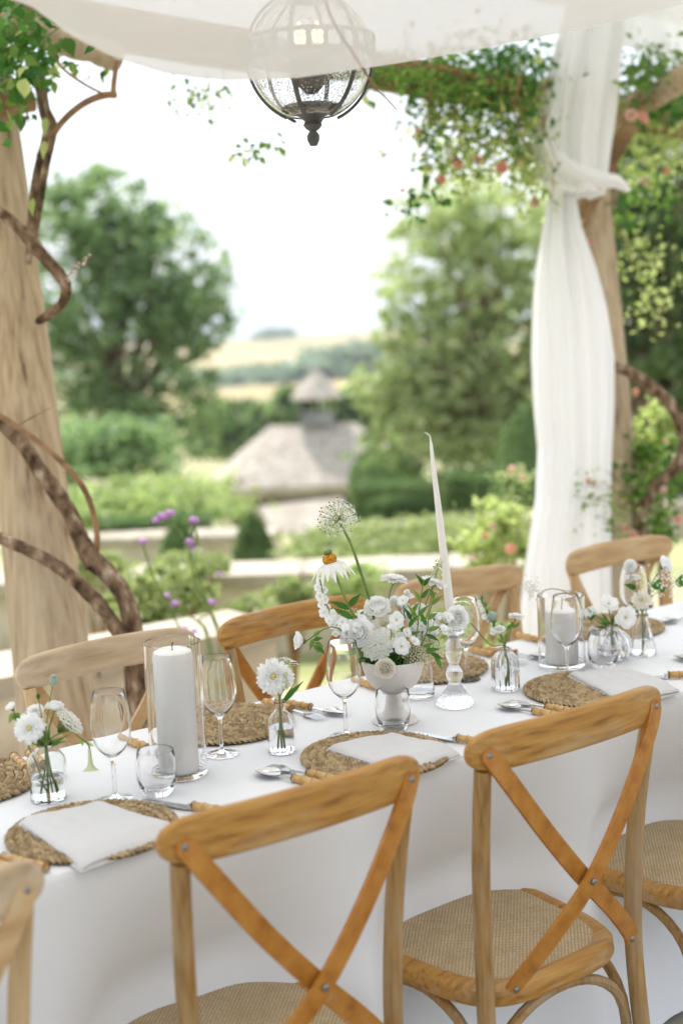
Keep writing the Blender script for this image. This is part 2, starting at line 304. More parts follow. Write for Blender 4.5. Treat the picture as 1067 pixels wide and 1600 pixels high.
def leaves(C, size, up=.3, asp=.55, jit=.35):
    """many small folded leaves (two triangles each) centred on C"""
    n = len(C); d = rng.normal(size=(n, 3)); d /= np.linalg.norm(d, axis=1)[:, None]
    nr = rng.normal(size=(n, 3)); nr[:, 2] += up*3; nr /= np.linalg.norm(nr, axis=1)[:, None]
    d -= nr*(d*nr).sum(1)[:, None]; d /= np.linalg.norm(d, axis=1)[:, None]+1e-9
    b = np.cross(nr, d); L = size*(1+jit*rng.uniform(-1, 1, n))[:, None]
    V = np.stack([C-d*L*.5, C+b*L*asp*.5+nr*L*.08, C+d*L*.5, C-b*L*asp*.5+nr*L*.08], 1).reshape(-1, 3)
    F = np.arange(4*n).reshape(n, 4); F = np.concatenate([F[:, [0, 1, 2]], F[:, [0, 2, 3]]]); return V, F
def blobpts(c, rad, n, clumps=0, cr=.25, shell=.45):
    """points through an ellipsoid, gathered into clumps"""
    c = np.array(c); rad = np.array(rad)
    def inside(m):
        d = rng.normal(size=(m, 3)); d /= np.linalg.norm(d, axis=1)[:, None]
        return d*(shell+(1-shell)*rng.random(m)**.5)[:, None]
    if not clumps: return c+inside(n)*rad
    K = inside(clumps); s = cr*(.35+1.1*rng.random(clumps)**1.5); wt = rng.random(clumps)+.15; k = rng.choice(clumps, n, p=wt/wt.sum())
    g = rng.normal(size=(n, 3))*.55*np.array([1.25, 1.25, .75]); P = K[k]+g*s[k][:, None]; m = rng.random(n) < .18; P[m] = inside(int(m.sum())); return c+P*rad
# ================================================================== THE SETTING
def zt(Y): return float(np.interp(Y, [-80, 5, 8.5, 12, 20, 30, 40, 90, 200, 330, 450, 900, 1000, 2500], [-.3, -.3, -.35, -.65, -1.3, -3, -5, -10, -19, -19, -15, -8.5, -9, -60]))
ys = [-80, -20, -5, 0, 3, 5, 7, 9, 11, 13, 16, 20, 25, 30, 35, 40, 55, 70, 90, 120, 160, 200, 260, 330, 390, 450, 520, 600, 700, 800, 900, 1000, 1300, 1800, 2500]
xs = [-2500, -1200, -600, -300, -150, -80, -40, -20, -10, -5, 0, 5, 10, 20, 40, 80, 150, 300, 600, 1200, 2500]
g = G(); g.grid(lambda i, j: (xs[round(j*(len(xs)-1))], ys[round(i*(len(ys)-1))], zt(ys[round(i*(len(ys)-1))]) + (2.2*math.sin(xs[round(j*(len(xs)-1))]/90) if ys[round(i*(len(ys)-1))] > 300 else 0)), len(ys)-1, len(xs)-1)
tag(g.build('terrain', 'ground'), kind='structure')
# terrace slab and its flagstones
g = G(); c = [SN(-6, -4), SN(9, -4), SN(9, 4.42), SN(-6, 4.42)]
g.add([(p.x, p.y, z) for z in (-.5, -.02) for p in c], [(0, 3, 2, 1), (4, 5, 6, 7), (0, 1, 5, 4), (1, 2, 6, 5), (2, 3, 7, 6), (3, 0, 4, 7)])
terr = tag(g.build('terrace', 'mortar', smooth=False), kind='structure')
stone_me = {}
n0 = 1.2; row = 0
while n0 < 4.4:
    dn = [.42, .5, .44, .46][row % 4]; s0 = -.6 + .21*(row % 3)
    while s0 < 4.6:
        ds = random.choice([.5, .62, .74])
        if ds not in stone_me or True:
            key = (ds, dn)
            if key not in stone_me:
                q = G(); a, b = ds/2-.008, dn/2-.008; h = .006
                q.add([(-a, -b, -.04), (a, -b, -.04), (a, b, -.04), (-a, b, -.04), (-a, -b, -h), (a, -b, -h), (a, b, -h), (-a, b, -h), (-a+h, -b+h, 0), (a-h, -b+h, 0), (a-h, b-h, 0), (-a+h, b-h, 0)],
                      [(0, 1, 5, 4), (1, 2, 6, 5), (2, 3, 7, 6), (3, 0, 4, 7), (4, 5, 9, 8), (5, 6, 10, 9), (6, 7, 11, 10), (7, 4, 8, 11), (8, 9, 10, 11)])
                o = q.build('flagstone', 'flag', terr, smooth=False); stone_me[key] = o.data
            else: o = obj('flagstone', stone_me[key], terr)
            o.location = SN(s0+ds/2, n0+dn/2, random.uniform(-.004, .003)); o.rotation_euler = (0, 0, YAW)
        s0 += ds
    n0 += dn; row += 1
# parapet along the terrace, garden walls below
def wall(name, label, A, B, z0, z1, th, nstone, cat='wall'):
    A = Vector(A); B = Vector(B); d = (B-A); L = d.length; ang = math.atan2(d.y, d.x)
    r = empty(name, (A.x, A.y, z0), label, cat, rz=ang)
    g = G(); nx = max(2, int(L/.3))
    h = z1-z0-.07
    for sgn in (-1, 1):
        g.grid(lambda i, j: (i*L, sgn*(th/2+.012*noise.noise(Vector((i*L*3, j*h*5, sgn)))), j*h), nx, 6)
    g.add([(0, -th/2, 0), (0, th/2, 0), (0, th/2, h), (0, -th/2, h), (L, -th/2, 0), (L, th/2, 0), (L, th/2, h), (L, -th/2, h)], [(0, 1, 2, 3), (4, 7, 6, 5), (3, 2, 6, 7)])
    g.build('wall_body', 'stone', r)
    x = 0; me = None
    for k in range(nstone):
        ln = L/nstone
        if me is None:
            q = G(); q.box((0, 0, 0), (ln-.01, th+.08, .07)); o = q.build('coping_stone', 'cope', r, smooth=False); me = o.data
            bv = None
        else: o = obj('coping_stone', me, r)
        o.location = (ln*(k+.5), random.uniform(-.008, .008), h+.036+random.uniform(-.003, .003)); o.rotation_euler = (0, 0, random.uniform(-.01, .01))
    return r
a, b = SN(-.9, 4.56), SN(3.0, 4.56)
wall('parapet_wall', 'low pale stone parapet behind the pergola posts', (a.x, a.y), (b.x, b.y), -.4, .46, .3, 5)
wall('garden_wall', 'pale stone garden wall with broad coping below the terrace', (-4.6, 8.7), (1.5, 8.4), -.5, .12, .42, 7)
wall('garden_wall', 'far pale retaining wall behind the small clipped cone', (-2.5, 13.3), (-.6, 13.0), -.9, -.33, .4, 3)
a = pt(480, 900, 9.6); b = pt(1010, 818, 15)
wall('garden_wall', 'rough stone wall running behind the pale rose bed', (.1, 14.2), (5.4, 15.8), -1.0, -.52, .4, 6)
# ------------------------------------------------------------------ far hills, woods
def wood(name, label, px, n, size, mat, dep, cat='woodland'):
    C = []
    for (u, v, ru, rv) in px:
        p = pt(u, v, dep); k = dep/FPX
        C.append(blobpts(p, (ru*k, ru*k*.8, rv*k), int(n*ru*rv/1000)+120, 14, .3, .2))
    V, F = leaves(np.concatenate(C), size); o = npmesh(name, V, F, mat, kind='stuff'); return tag(o, label, cat)
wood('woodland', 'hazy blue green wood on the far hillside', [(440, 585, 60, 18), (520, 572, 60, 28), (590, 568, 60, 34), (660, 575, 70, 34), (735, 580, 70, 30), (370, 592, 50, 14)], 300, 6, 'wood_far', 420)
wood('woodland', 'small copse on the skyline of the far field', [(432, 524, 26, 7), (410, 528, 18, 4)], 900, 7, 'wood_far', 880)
wood('woodland', 'line of bushy trees behind the thatched roof', [(400, 660, 70, 34), (470, 640, 60, 28), (560, 640, 60, 40), (610, 630, 60, 40), (350, 680, 60, 40)], 420, .8, 'tree3', 62)
# ------------------------------------------------------------------ thatched pavilion and stone shed
D = 40; k = D/FPX
def bp(u, v, dd=D): return pt(u, v, dd)
r = empty('thatched_pavilion', (bp(490, 745).x, D, zt(D)), 'round thatched garden pavilion with a small cupola on its ridge', 'pavilion')
org = r.location
cx = bp(492, 745).x; ez = bp(492, 745).z; rz_ = bp(492, 660).z
g = G()
def roofpt(i, j):               # hipped thatch swept over a broad plan with soft corners
    a = 2*PI*j; t = i
    R1 = Vector((3.0*math.copysign(abs(math.cos(a))**.62, math.cos(a)), 2.2*math.copysign(abs(math.sin(a))**.62, math.sin(a)), 0))
    R2 = Vector((1.2*math.copysign(abs(math.cos(a))**.6, math.cos(a)), .12*math.sin(a), 0))
    p = R1*(1-t) + R2*t
    return (cx+p.x, D+p.y, ez-.05+(rz_-ez)*(t**.92) + .03*noise.noise(Vector((p.x*2, p.y*2, t*4))))
g.grid(roofpt, 14, 64); g.grid(lambda i, j: (roofpt(0, j)[0]*1+(cx-roofpt(0, j)[0])*.06*i, roofpt(0, j)[1]+(D-roofpt(0, j)[1])*.06*i, roofpt(0, j)[2]-.28*i), 2, 64)
g.build('roof', 'thatch', r, org)
g = G()
for (x0, y0, x1, y1) in ((-2.2, -1.7, 2.2, -1.7), (2.2, -1.7, 2.2, 1.7), (2.2, 1.7, -2.2, 1.7), (-2.2, 1.7, -2.2, -1.7)):
    L = math.hypot(x1-x0, y1-y0); T = Matrix.Translation((cx+(x0+x1)/2, D+(y0+y1)/2, (zt(D)+ez)/2+.05)) @ Matrix.Rotation(math.atan2(y1-y0, x1-x0), 4, 'Z')
    g.box((0, 0, 0), (L, .15, ez-zt(D)+.3), T)
g.build('wall', 'timber', r, org, smooth=False)
cz = rz_
cu = G(); cu.lathe([(.6, -.06), (.74, -.02), (.62, .12), (.36, .42), (.13, .66), (.03, .8), (0, .95)], 16, Matrix.Translation((cx+.15, D, cz+.72))); cupo = cu.build('cupola_roof', 'thatch', r, org)
q = G(); q.box((cx+.15, D, cz+.1), (.9, .75, .36)); q.box((cx+.15, D, cz+.27), (1.0, .85, .06)); q.build('cupola_base', 'lead', r, org, smooth=False)
for (i, j) in ((-1, -1), (1, -1), (1, 1), (-1, 1), (0, -1)):
    q = G(); q.box((cx+.15+i*.38, D+j*.32, cz+.50), (.09, .09, .46)); q.build('cupola_post', 'timber', r, org, smooth=False)
D2 = 19; P = pt(470, 800, D2)
r = empty('stone_shed', (P.x, D2, zt(D2)), 'small stone outbuilding with pale slate gable roof', 'shed'); org = r.location
ew = .5; L0 = .62; zr = pt(470, 786, D2).z; zew = pt(470, 834, D2).z
T = Matrix.Translation((P.x, D2, 0)) @ Matrix.Rotation(math.radians(28), 4, 'Z')
g = G()
for sgn in (-1, 1):
    g.add([(-.62, sgn*ew, zew), (L0, sgn*ew, zew), (L0, 0, zr), (-.62, 0, zr), (-.62, sgn*ew, zew-.06), (L0, sgn*ew, zew-.06), (L0, 0, zr-.06), (-.62, 0, zr-.06)], [(0, 1, 2, 3), (4, 7, 6, 5), (0, 4, 5, 1), (0, 3, 7, 4), (1, 5, 6, 2)], T)
g.build('roof', 'slate', r, org, smooth=False)
g = G(); b_ = zt(D2)
e2 = ew-.1
g.add([(-.5, -e2, b_), (-.5, e2, b_), (-.5, e2, zew+.02), (-.5, 0, zr-.07), (-.5, -e2, zew+.02), (L0-.1, -e2, b_), (L0-.1, e2, b_), (L0-.1, e2, zew+.02), (L0-.1, 0, zr-.07), (L0-.1, -e2, zew+.02)], [(0, 4, 3, 2, 1), (5, 6, 7, 8, 9), (0, 5, 9, 4), (1, 2, 7, 6)], T)
g.build('wall', 'stone', r, org, smooth=False)
g = G(); g.box((-.515, 0, zew-.28), (.04, .34, .5), T); dr = g.build('door', 'timber', r, org, smooth=False)
# ------------------------------------------------------------------ trees
def tree(name, label, base, crown, n, size, mat, clumps, trunk_r, extra=(), shell=.45, cr=.22):
    r = empty(name, base, label, 'tree'); C = []
    tot = sum(a[1][0]*a[1][2] for a in crown)
    for (c, rad) in crown: C.append(blobpts(c, rad, int(n*rad[0]*rad[2]/tot), clumps, cr, shell))
    C = np.concatenate(C); V, F = leaves(C, size); V -= np.array(base)
    npmesh('crown', V, F, mat, r)
    g = G(); top = Vector(crown[0][0]); b = Vector(base)
    g.tube([b, b.lerp(top, .4)+Vector((.1, 0, 0)), top], [trunk_r*1.3, trunk_r, trunk_r*.35], 10, .15, sub=5)
    for (c, rad) in crown:
        for _ in range(5):
            e = Vector(c)+Vector([random.uniform(-.7, .7)*x for x in rad]); m = b.lerp(top, random.uniform(.4, .75)); g.tube([m, m.lerp(e, .5)+Vector((0, 0, .15)), e], [trunk_r*.45, trunk_r*.28, trunk_r*.08], 6, sub=4)
    g.build('trunk', 'bark', r, base); return r
D = 26
def pc(u, v, ru, rv, D, q=.9): k = D/FPX; p = pt(u, v, D); return ((p.x, p.y, p.z), (ru*k, ru*k*q, rv*k))
b = pt(190, 740, D); base = (b.x, b.y, zt(b.y))
tree('walnut_tree', 'big rounded deep green tree beside the thatched pavilion', base,
     [pc(180, 530, 150, 200, D), pc(260, 450, 110, 130, D), pc(110, 420, 120, 150, D), pc(300, 480, 85, 80, D), pc(170, 350, 90, 90, D), pc(250, 640, 110, 100, D), pc(100, 620, 110, 110, D)], 17500, .17, 'tree1', 110, .16, shell=.3, cr=.13)
D = 22
b = pt(800, 740, D); base = (b.x, b.y, zt(b.y))
tree('ash_tree', 'airy pale yellow green tree beside the big clipped dome', base,
     [pc(760, 520, 120, 150, D), pc(680, 420, 110, 90, D), pc(640, 600, 70, 70, D), pc(790, 340, 130, 80, D), pc(700, 330, 100, 60, D), pc(700, 560, 100, 90, D), pc(620, 520, 45, 40, D), pc(660, 660, 90, 70, D), pc(760, 660, 100, 80, D), pc(590, 610, 50, 50, D), pc(860, 440, 90, 130, D), pc(850, 600, 80, 90, D)], 17000, .15, 'tree2', 90, .13, shell=.25, cr=.12)
D = 17
b = pt(1000, 760, D); base = (b.x, b.y, zt(b.y))
tree('dark_tree', 'dark green tree standing behind the draped post', base,
     [pc(1010, 540, 120, 190, D), pc(1060, 400, 100, 150, D), pc(930, 480, 80, 120, D), pc(980, 340, 100, 90, D), pc(1120, 520, 120, 180, D), pc(1060, 230, 110, 110, D), pc(960, 250, 80, 80, D)], 22000, .13, 'tree3', 110, .14, shell=.3, cr=.13)
# ------------------------------------------------------------------ clipped hedges and topiary
def topiary(name, label, cat, P, prof, n, size, mat, group=None):
    """prof: list of (radius, z); dense leaf shell over a solid core, root at P"""
    r = empty(name, P, label, cat, group)
    g = G(); g.lathe([(max(0, a*.93), z) for a, z in prof], 24, wob=.05); g.build('core', 'hedge', r)
    z = np.array([p[1] for p in prof]); rr = np.array([p[0] for p in prof]); t = rng.random(n)*(len(prof)-1); a = rng.random(n)*2*PI
    zi = np.interp(t, range(len(prof)), z); ri = np.interp(t, range(len(prof)), rr)*(1+rng.normal(size=n)*.025)
    V, F = leaves(np.stack([ri*np.cos(a), ri*np.sin(a), zi+rng.normal(size=n)*size*.3], 1), size); npmesh('foliage', V, F, mat, r, 'stuff'); return r
def hedge(name, label, A, B, z0, z1, th, n, size, mat, core=True):
    A = Vector((A[0], A[1], 0)); B = Vector((B[0], B[1], 0)); d = B-A; L = d.length; ang = math.atan2(d.y, d.x); r = empty(name, (A.x, A.y, z0), label, 'hedge', rz=ang); h = z1-z0
    if core:
        g = G(); g.box((L/2, 0, h*.47), (L*.98, th*.86, h*.9)); g.build('core', 'hedge', r, smooth=False)
    f = rng.random((n, 3)); side = rng.random(n); x = f[:, 0]*L; y = (f[:, 1]-.5)*th; zz = f[:, 2]*h
    top = side < .45; zz[top] = h; fr = (side >= .45) & (side < .85); y[fr] = -th/2; y[side >= .85] = th/2
    Q = np.stack([x, y, zz], 1)+rng.normal(size=(n, 3))*size*.35; V, F = leaves(Q, size); npmesh('foliage', V, F, mat, r, 'stuff'); return r
k = 30/FPX; P = pt(603, 745, 30); P.z = zt(30)
zt_ = pt(603, 702, 30).z-P.z
topiary('topiary_dome', 'low rounded clipped dome beside the thatched pavilion', 'topiary', P, [(.75, 0), (.8, zt_-.75), (.78, zt_-.5), (.62, zt_-.22), (.35, zt_-.05), (0, zt_)], 5000, .07, 'hedge')
k = 17/FPX; P = pt(835, 760, 17); P.z = zt(17)
h_ = pt(835, 632, 17).z-P.z
topiary('topiary_dome', 'tall clipped dome half hidden behind the white drape', 'topiary', P, [(.5, 0), (.5, h_*.3), (.46, h_*.55), (.34, h_*.82), (.16, h_*.96), (0, h_)], 6000, .05, 'hedge')
P = pt(397, 882, 10.4); P.z = -.4; h_ = pt(397, 806, 10.4).z-P.z; rr = 38*10.4/FPX
topiary('topiary_cone', 'small clipped green cone standing behind the coping of the garden wall', 'topiary', P, [(rr, 0), (rr*1.02, h_*.3), (rr*.82, h_*.6), (rr*.5, h_*.85), (rr*.2, h_*.97), (0, h_)], 3500, .035, 'hedge')
P = pt(282, 868, 12); P.z = -.6; h_ = pt(282, 812, 12).z-P.z
topiary('topiary_cone', 'narrow dark clipped cone beside the verbena heads', 'topiary', P, [(.2, 0), (.19, h_*.4), (.12, h_*.75), (0, h_)], 2500, .04, 'hedge')
A, B = pt(560, 760, 26), pt(760, 750, 25)
hedge('box_hedge', 'stepped box hedge below the low rounded dome', A, B, zt(26), pt(640, 752, 26).z, .8, 6000, .07, 'hedge')
A, B = pt(590, 775, 22), pt(800, 765, 21)
hedge('box_hedge', 'lower front step of the clipped box hedge', A, B, zt(22), pt(660, 778, 22).z, .7, 6000, .06, 'hedge')
A, B = pt(700, 750, 20), pt(1120, 740, 19)
hedge('box_hedge', 'dark box hedge under the airy pale tree', A, B, zt(20), pt(800, 735, 20).z, 1.0, 9000, .07, 'hedge')
A, B = pt(150, 830, 13.8), pt(330, 826, 13.9)
hedge('box_hedge', 'dark low box hedge below the bright leafy hedge', A, B, zt(13.8), pt(240, 812, 13.8).z, .5, 5000, .05, 'hedge')
def shrub(name, label, c, rad, n, size, mat, cat='shrub', stems=7, zb=None, clumps=24, shell=.2):
    zb = c[2]-rad[2] if zb is None else zb; r = empty(name, (c[0], c[1], zb), label, cat)
    V, F = leaves(blobpts(c, rad, n, clumps, .25, shell), size); npmesh('foliage', V-np.array([c[0], c[1], zb]), F, mat, r, 'stuff')
    g = G()
    for _ in range(stems):
        e = Vector([random.uniform(-.7, .7)*rad[i] for i in range(3)]); e.z += c[2]-zb; g.tube([(0, 0, 0), Vector((e.x*.3, e.y*.3, e.z*.5)), e], [.012, .009, .003], 5, sub=3)
    g.build('stem', 'twig', r); return r
def sh(name, label, u, v, ru, rv, D, n, size, mat, zb=None, **kw):
    c, rad = pc(u, v, ru, rv, D); return shrub(name, label, c, rad, n, size, mat, zb=zb, **kw)
sh('laurel_shrub', 'dark dense laurel mass below the crown of the big tree', 150, 700, 150, 55, 21, 5000, .14, 'tree1', zt(21), clumps=60, shell=.1)
sh('laurel_shrub', 'mid green shrub mass under the airy pale tree', 700, 690, 130, 60, 24, 4500, .14, 'tree3', zt(24), clumps=34, shell=.1)
sh('leafy_hedge', 'bright yellow green bushy hedge in front of the big tree', 230, 790, 150, 40, 15.5, 6000, .10, 'hedgey', zt(15.5), cat='hedge', clumps=90, shell=.1)
sh('lavender_shrub', 'pale grey green shrub behind the parapet near the vine trunk', 255, 935, 85, 55, 6.2, 2600, .05, 'lav', -.32)
sh('leafy_shrub', 'leafy shrub at the end of the garden wall behind the chairs', 455, 940, 45, 40, 7.4, 1200, .05, 'lav', -.32)
sh('lavender_shrub', 'broad pale shrub bed below the box hedges', 650, 845, 190, 36, 10.5, 7000, .06, 'lav', zt(10.5))
sh('lavender_shrub', 'pale clump growing over the coping of the garden wall', 300, 885, 60, 26, 8.2, 1100, .045, 'lav', zt(8.2))
sh('lavender_shrub', 'grey green clump below the garden wall beside the honey far chair', 390, 960, 60, 30, 7.0, 1100, .045, 'lav', zt(7.0))
sh('lavender_shrub', 'grey green clump beside the thick leaning post', 150, 890, 60, 36, 7.6, 1100, .045, 'lav', zt(7.6))
sh('leafy_shrub', 'green clump growing through the garden wall behind the allium', 560, 905, 60, 30, 7.9, 1000, .045, 'hedgey', zt(7.9))
sh('lavender_shrub', 'dry grassy clump of pale growth before the rough wall', 560, 862, 110, 26, 9.6, 2600, .05, 'lav', zt(9.6))
rb = sh('rose_bush', 'rose bush with coral blooms beside the foot of the white drape', 775, 840, 70, 65, 6.6, 1300, .05, 'lfy', -.3)
rb2 = sh('rose_bush', 'straggling rose bush with coral blooms around the foot of the draped post', 1005, 760, 75, 95, 5.6, 1700, .036, 'lf', 0.0, clumps=30)
rb3 = sh('rose_bush', 'sunlit yellow green rose growth beside the draped post', 1030, 680, 45, 70, 5.9, 800, .04, 'lfy', 0.0, clumps=18)
rb4 = sh('pale_shrub', 'low pale shrub seen through the far chairs', 690, 1000, 130, 40, 5.3, 1500, .04, 'lav', 0.0)

# ================================================================== FLOWER SHAPES
def petals(g, T, rings, w=.5, L=1.0, cup=.12, nu=4, nv=2, notch=0, pw=.8):
    """rings: (count, base radius, length, tilt at base, tilt at tip, width)"""
    for (cnt, br, ln, t0, t1, wd) in rings:
        ph = random.random()*6
        for q in range(cnt):
            a = ph+2*PI*q/cnt+random.uniform(-.12, .12); d = Vector((math.cos(a), math.sin(a), 0)); tg = Vector((-math.sin(a), math.cos(a), 0)); z = Vector((0, 0, 1))
            l = ln*random.uniform(.9, 1.1); dt = random.uniform(-.12, .12); wv = random.uniform(-.06, .06); pts = []
            p = d*br; row = []
            for i in range(nu+1):
                u = i/nu; tl = t0+(t1-t0)*u+dt; dr = d*math.cos(tl)+z*math.sin(tl); up = -d*math.sin(tl)+z*math.cos(tl)
                if i: p = p+dr*(l/nu)
                s = wd*(math.sin(PI*min(.97, (u*.86+.10)**pw)) if pw > 1 else max(.12, math.sqrt(max(0, 1-((u-.55)/.52)**2))))
                row.append([p+tg*(s*v)+up*(cup*wd*v*v*1.5+wv*u*v-(notch*l*(1-abs(v)) if i == nu else 0)*0)-dr*(notch*l*(1-abs(v)) if i == nu else 0) for v in [(-1+2*j/nv) for j in range(nv+1)]])
            vs = [x for r in row for x in r]; fs = [(i*(nv+1)+j, (i+1)*(nv+1)+j, (i+1)*(nv+1)+j+1, i*(nv+1)+j+1) for i in range(nu) for j in range(nv)]
            g.add(vs, fs, T)
    return g
RANUN = [(4, .02, .42, 1.9, 2.3, .22), (5, .08, .5, 1.6, 2.1, .28), (6, .16, .58, 1.35, 1.9, .34), (7, .26, .62, 1.05, 1.65, .38), (8, .36, .66, .75, 1.3, .42), (8, .44, .66, .4, .9, .44), (8, .48, .62, .1, .5, .44)]
MUM = [(12, .03, .3, 1.0, 1.3, .07), (16, .08, .42, .75, .95, .1), (18, .12, .56, .5, .6, .12), (20, .15, .7, .3, .32, .14), (22, .18, .82, .1, .08, .16), (18, .2, .82, -.1, -.25, .17)]
OPEN5 = [(5, .08, .95, .35, .05, .52), (4, .08, .7, .7, .4, .42)]
LISI = [(4, .05, .8, 1.35, 1.5, .4), (5, .1, .95, 1.1, 1.1, .5), (6, .15, 1.0, .8, .7, .55)]
def bloom(parent, org, kind, c, r, nrm, mat='petal', centre=None):
    T = frame(c, nrm, random.random()*6) @ Matrix.Scale(r, 4); g = G()
    petals(g, T, {'ranun': RANUN, 'mum': MUM, 'open': OPEN5, 'lisi': LISI}[kind], notch=.12 if kind == 'mum' else 0, pw=1.2 if kind == 'mum' else .8)
    o = g.build('petals', mat, parent, org)
    if kind == 'mum':
        q = G(); q.ball((0, 0, .12), (.16, .16, .14), 10, 6, T); q.build('flower_centre', 'ycent', parent, org)
    elif kind == 'open':
        q = G(); q.ball((0, 0, .10), (.11, .11, .10), 8, 5, T); q.build('flower_centre', 'ycent', parent, org)
    q = G(); q.lathe([(.05, -.34), (.2, -.22), (.3, -.04), (.16, .02)], 8, T); q.build('calyx', 'stem', parent, org)
    return o
def umbel(parent, org, c, r, nrm, n=70, dome=.35, mat='lace', fl=.075, stalks=True, back=.9):
    T = frame(c, nrm) @ Matrix.Scale(r, 4); g = G(); s = G()
    for i in range(n):
        a = i*2.39996; q = math.sqrt((i+.5)/n); p = Vector((q*math.cos(a), q*math.sin(a), dome*(1-q*q)+random.uniform(-.05, .05)))
        for b in range(4):
            t = b*PI/2+a; e = p+Vector((math.cos(t)*fl, math.sin(t)*fl, random.uniform(-.02, .03))); g.add([e+Vector((math.cos(t)*fl*.9, math.sin(t)*fl*.9, .03)), e+Vector((-math.sin(t)*fl*.7, math.cos(t)*fl*.7, 0)), p, e+Vector((math.sin(t)*fl*.7, -math.cos(t)*fl*.7, 0))], [(0, 1, 2, 3)], T)
        if stalks and i % 2 == 0: s.tube([Vector((0, 0, -back)), p*.6+Vector((0, 0, -.3)), p-Vector((0, 0, .02))], .014, 3, cap=False, T=T)
    g.build('florets', mat, parent, org, smooth=False, kind='stuff')
    if stalks: s.build('umbel_stalks', 'stem', parent, org, kind='stuff')
def leaf(parent, org, base, tip, wd, mat='lfd', bend=.2, name='leaf'):
    base = Vector(base); tip = Vector(tip); d = tip-base; L = d.length; d.normalize(); n = (-CF - d*(-CF).dot(d)); n = (n.normalized()+camdir(random.uniform(-.6, .6), .6, 0)*.6); n = (n-d*n.dot(d)).normalized(); s = d.cross(n); g = G()
    def fn(i, j):
        u = i; v = j*2-1; ww = wd*math.sin(PI*min(.98, u**.75+.02)); return base+d*(u*L)+s*(ww*v)+n*(abs(v)*ww*.35-bend*L*u*u)
    g.grid(fn, 6, 2); return g.build(name, mat, parent, org)
def stemtube(parent, org, pts, r=.0016, mat='stem', name='stem'):
    g = G(); g.tube(pts, r, 6, sub=5); return g.build(name, mat, parent, org)
# ================================================================== PERGOLA
PN = 3.88
pg = empty('pergola', SN(2.0, PN, 0), 'rustic oak pergola of weathered round posts and beams over the terrace', 'pergola'); org = pg.location.copy()
def post(px_top, px_mid, d, r0, r1, name='post'):
    t = pt(*px_top, d); m = pt(*px_mid, d); k = (0-m.z)/(t.z-m.z); b = m+(t-m)*k
    n = 26; path = [b.lerp(t, i/n) + Vector((.006*noise.noise(Vector((i*.4, 1, 0))), .006*noise.noise(Vector((i*.4, 7, 0))), 0)) for i in range(n+1)]
    g = G(); g.tube(path, [r0+(r1-r0)*i/n for i in range(n+1)], 28, .035, rs=3); return g.build(name, 'post', pg, org), t, b
pl, tl, bl = post((-34, 30), (66, 900), 4.25, .128, .08)
pr, tr_, br_ = post((897, 150), (950, 760), 5.6, .125, .10)
def beam(A, B, r, name='beam', sq=.9, mat='beam'):
    A = Vector(A); B = Vector(B); n = 16; g = G(); g.tube([A.lerp(B, i/n)+Vector((0, 0, .012*noise.noise(Vector((i*.5, A.x, 3))))) for i in range(n+1)], r, 14, .08, rs=4, flat=sq); return g.build(name, mat, pg, org)
A = pt(-150, -10, 3.95); B = pt(1150, 205, 6.3); beam(A, B, .075)
beam(pt(1006, 160, 5.45), pt(1110, 95, 4.9), .05, 'cross_beam', mat='post'); beam(pt(930, 205, 5.65), pt(1010, 152, 5.3), .05, 'cross_beam', mat='post')
beam(pt(-70, 172, 4.1), pt(52, 158, 4.2), .035, 'cross_beam')
beam(pt(902, 352, 5.48), pt(1000, 160, 5.25), .035, 'brace')
beam(pt(-40, 20, 4.0), pt(185, 92, 4.25), .045, 'brace', mat='post')
for s_ in (-.6, .6, 1.8, 3.0, 4.2): beam(SN(s_, -1.4, 2.83), SN(s_, PN+.2, 2.83), .05, 'rafter')
for sx in (-.6, 4.2):
    for nn in (-1.3,):
        beam(SN(sx, nn, 0), SN(sx, nn, 2.8), .11, 'post', 1, 'post')
beam(SN(-.9, -1.3, 2.72), SN(4.6, -1.3, 2.72), .07, 'beam')
# ------------------------------------------------------------------ vines on the left post
vl = empty('climbing_vine', (at(235, 1190, 0).x, 4.0, 0), 'old climbing vine with shredding bark twisting round the thick leaning post', 'vine'); org = vl.location.copy()
def fibres(P, R, parent, org, k=16):
    """long ragged strips of bark lying along a limb"""
    Q, S = spline([Vector(p) for p in P], R, 7); n = len(Q)
    for q in range(k*(n//9)):
        i0 = random.randrange(n-4); ln_ = random.randint(4, 14); a = random.random()*2*PI; tw_ = random.uniform(-.05, .05); path = []; rad = []
        for i in range(i0, min(n, i0+ln_)):
            d = (Q[min(i+1, n-1)]-Q[max(i-1, 0)]).normalized(); x = d.cross(Vector((.3, .9, .1))).normalized(); y = d.cross(x); t = (i-i0)/ln_; aa = a+tw_*(i-i0)
            path.append(Q[i]+(x*math.cos(aa)+y*math.sin(aa))*S[i]*(.93+.10*abs(2*t-1)**3)); rad.append(max(.0006, S[i]*random.uniform(.10, .26)*(1-.6*abs(2*t-1))))
        if len(path) > 2:
            g = G(); g.tube(path, rad, 5, flat=.7); BARK.append(g)
    big = G()
    for g in BARK: big.add(g.v, g.f)
    BARK.clear(); big.build('bark_strips', 'bark', parent, org, smooth=False, kind='stuff')
BARK = []
def branch(parent, org, pts, rough=.25, mat='bark', seg=14, name='branch', sub=8, rs=30):
    P = [pt(u, v, d) for (u, v, w, d) in pts]; R = [w/2*d/FPX for (u, v, w, d) in pts]; g = G(); g.tube(P, R, seg, rough, sub=sub, rs=rs); o = g.build(name, mat, parent, org)
    if mat == 'bark': fibres(P, R, o, org)
    return o
P0 = pt(243, 1180, 3.98)
g = G(); gp = [Vector((P0.x+.02, P0.y+.05, -.01))]+[pt(u, v, d) for u, v, d in ((243, 1200, 3.98), (225, 1110, 3.97), (212, 1045, 3.96), (208, 985, 3.96), (196, 935, 3.96), (172, 898, 3.97), (146, 876, 3.98))]
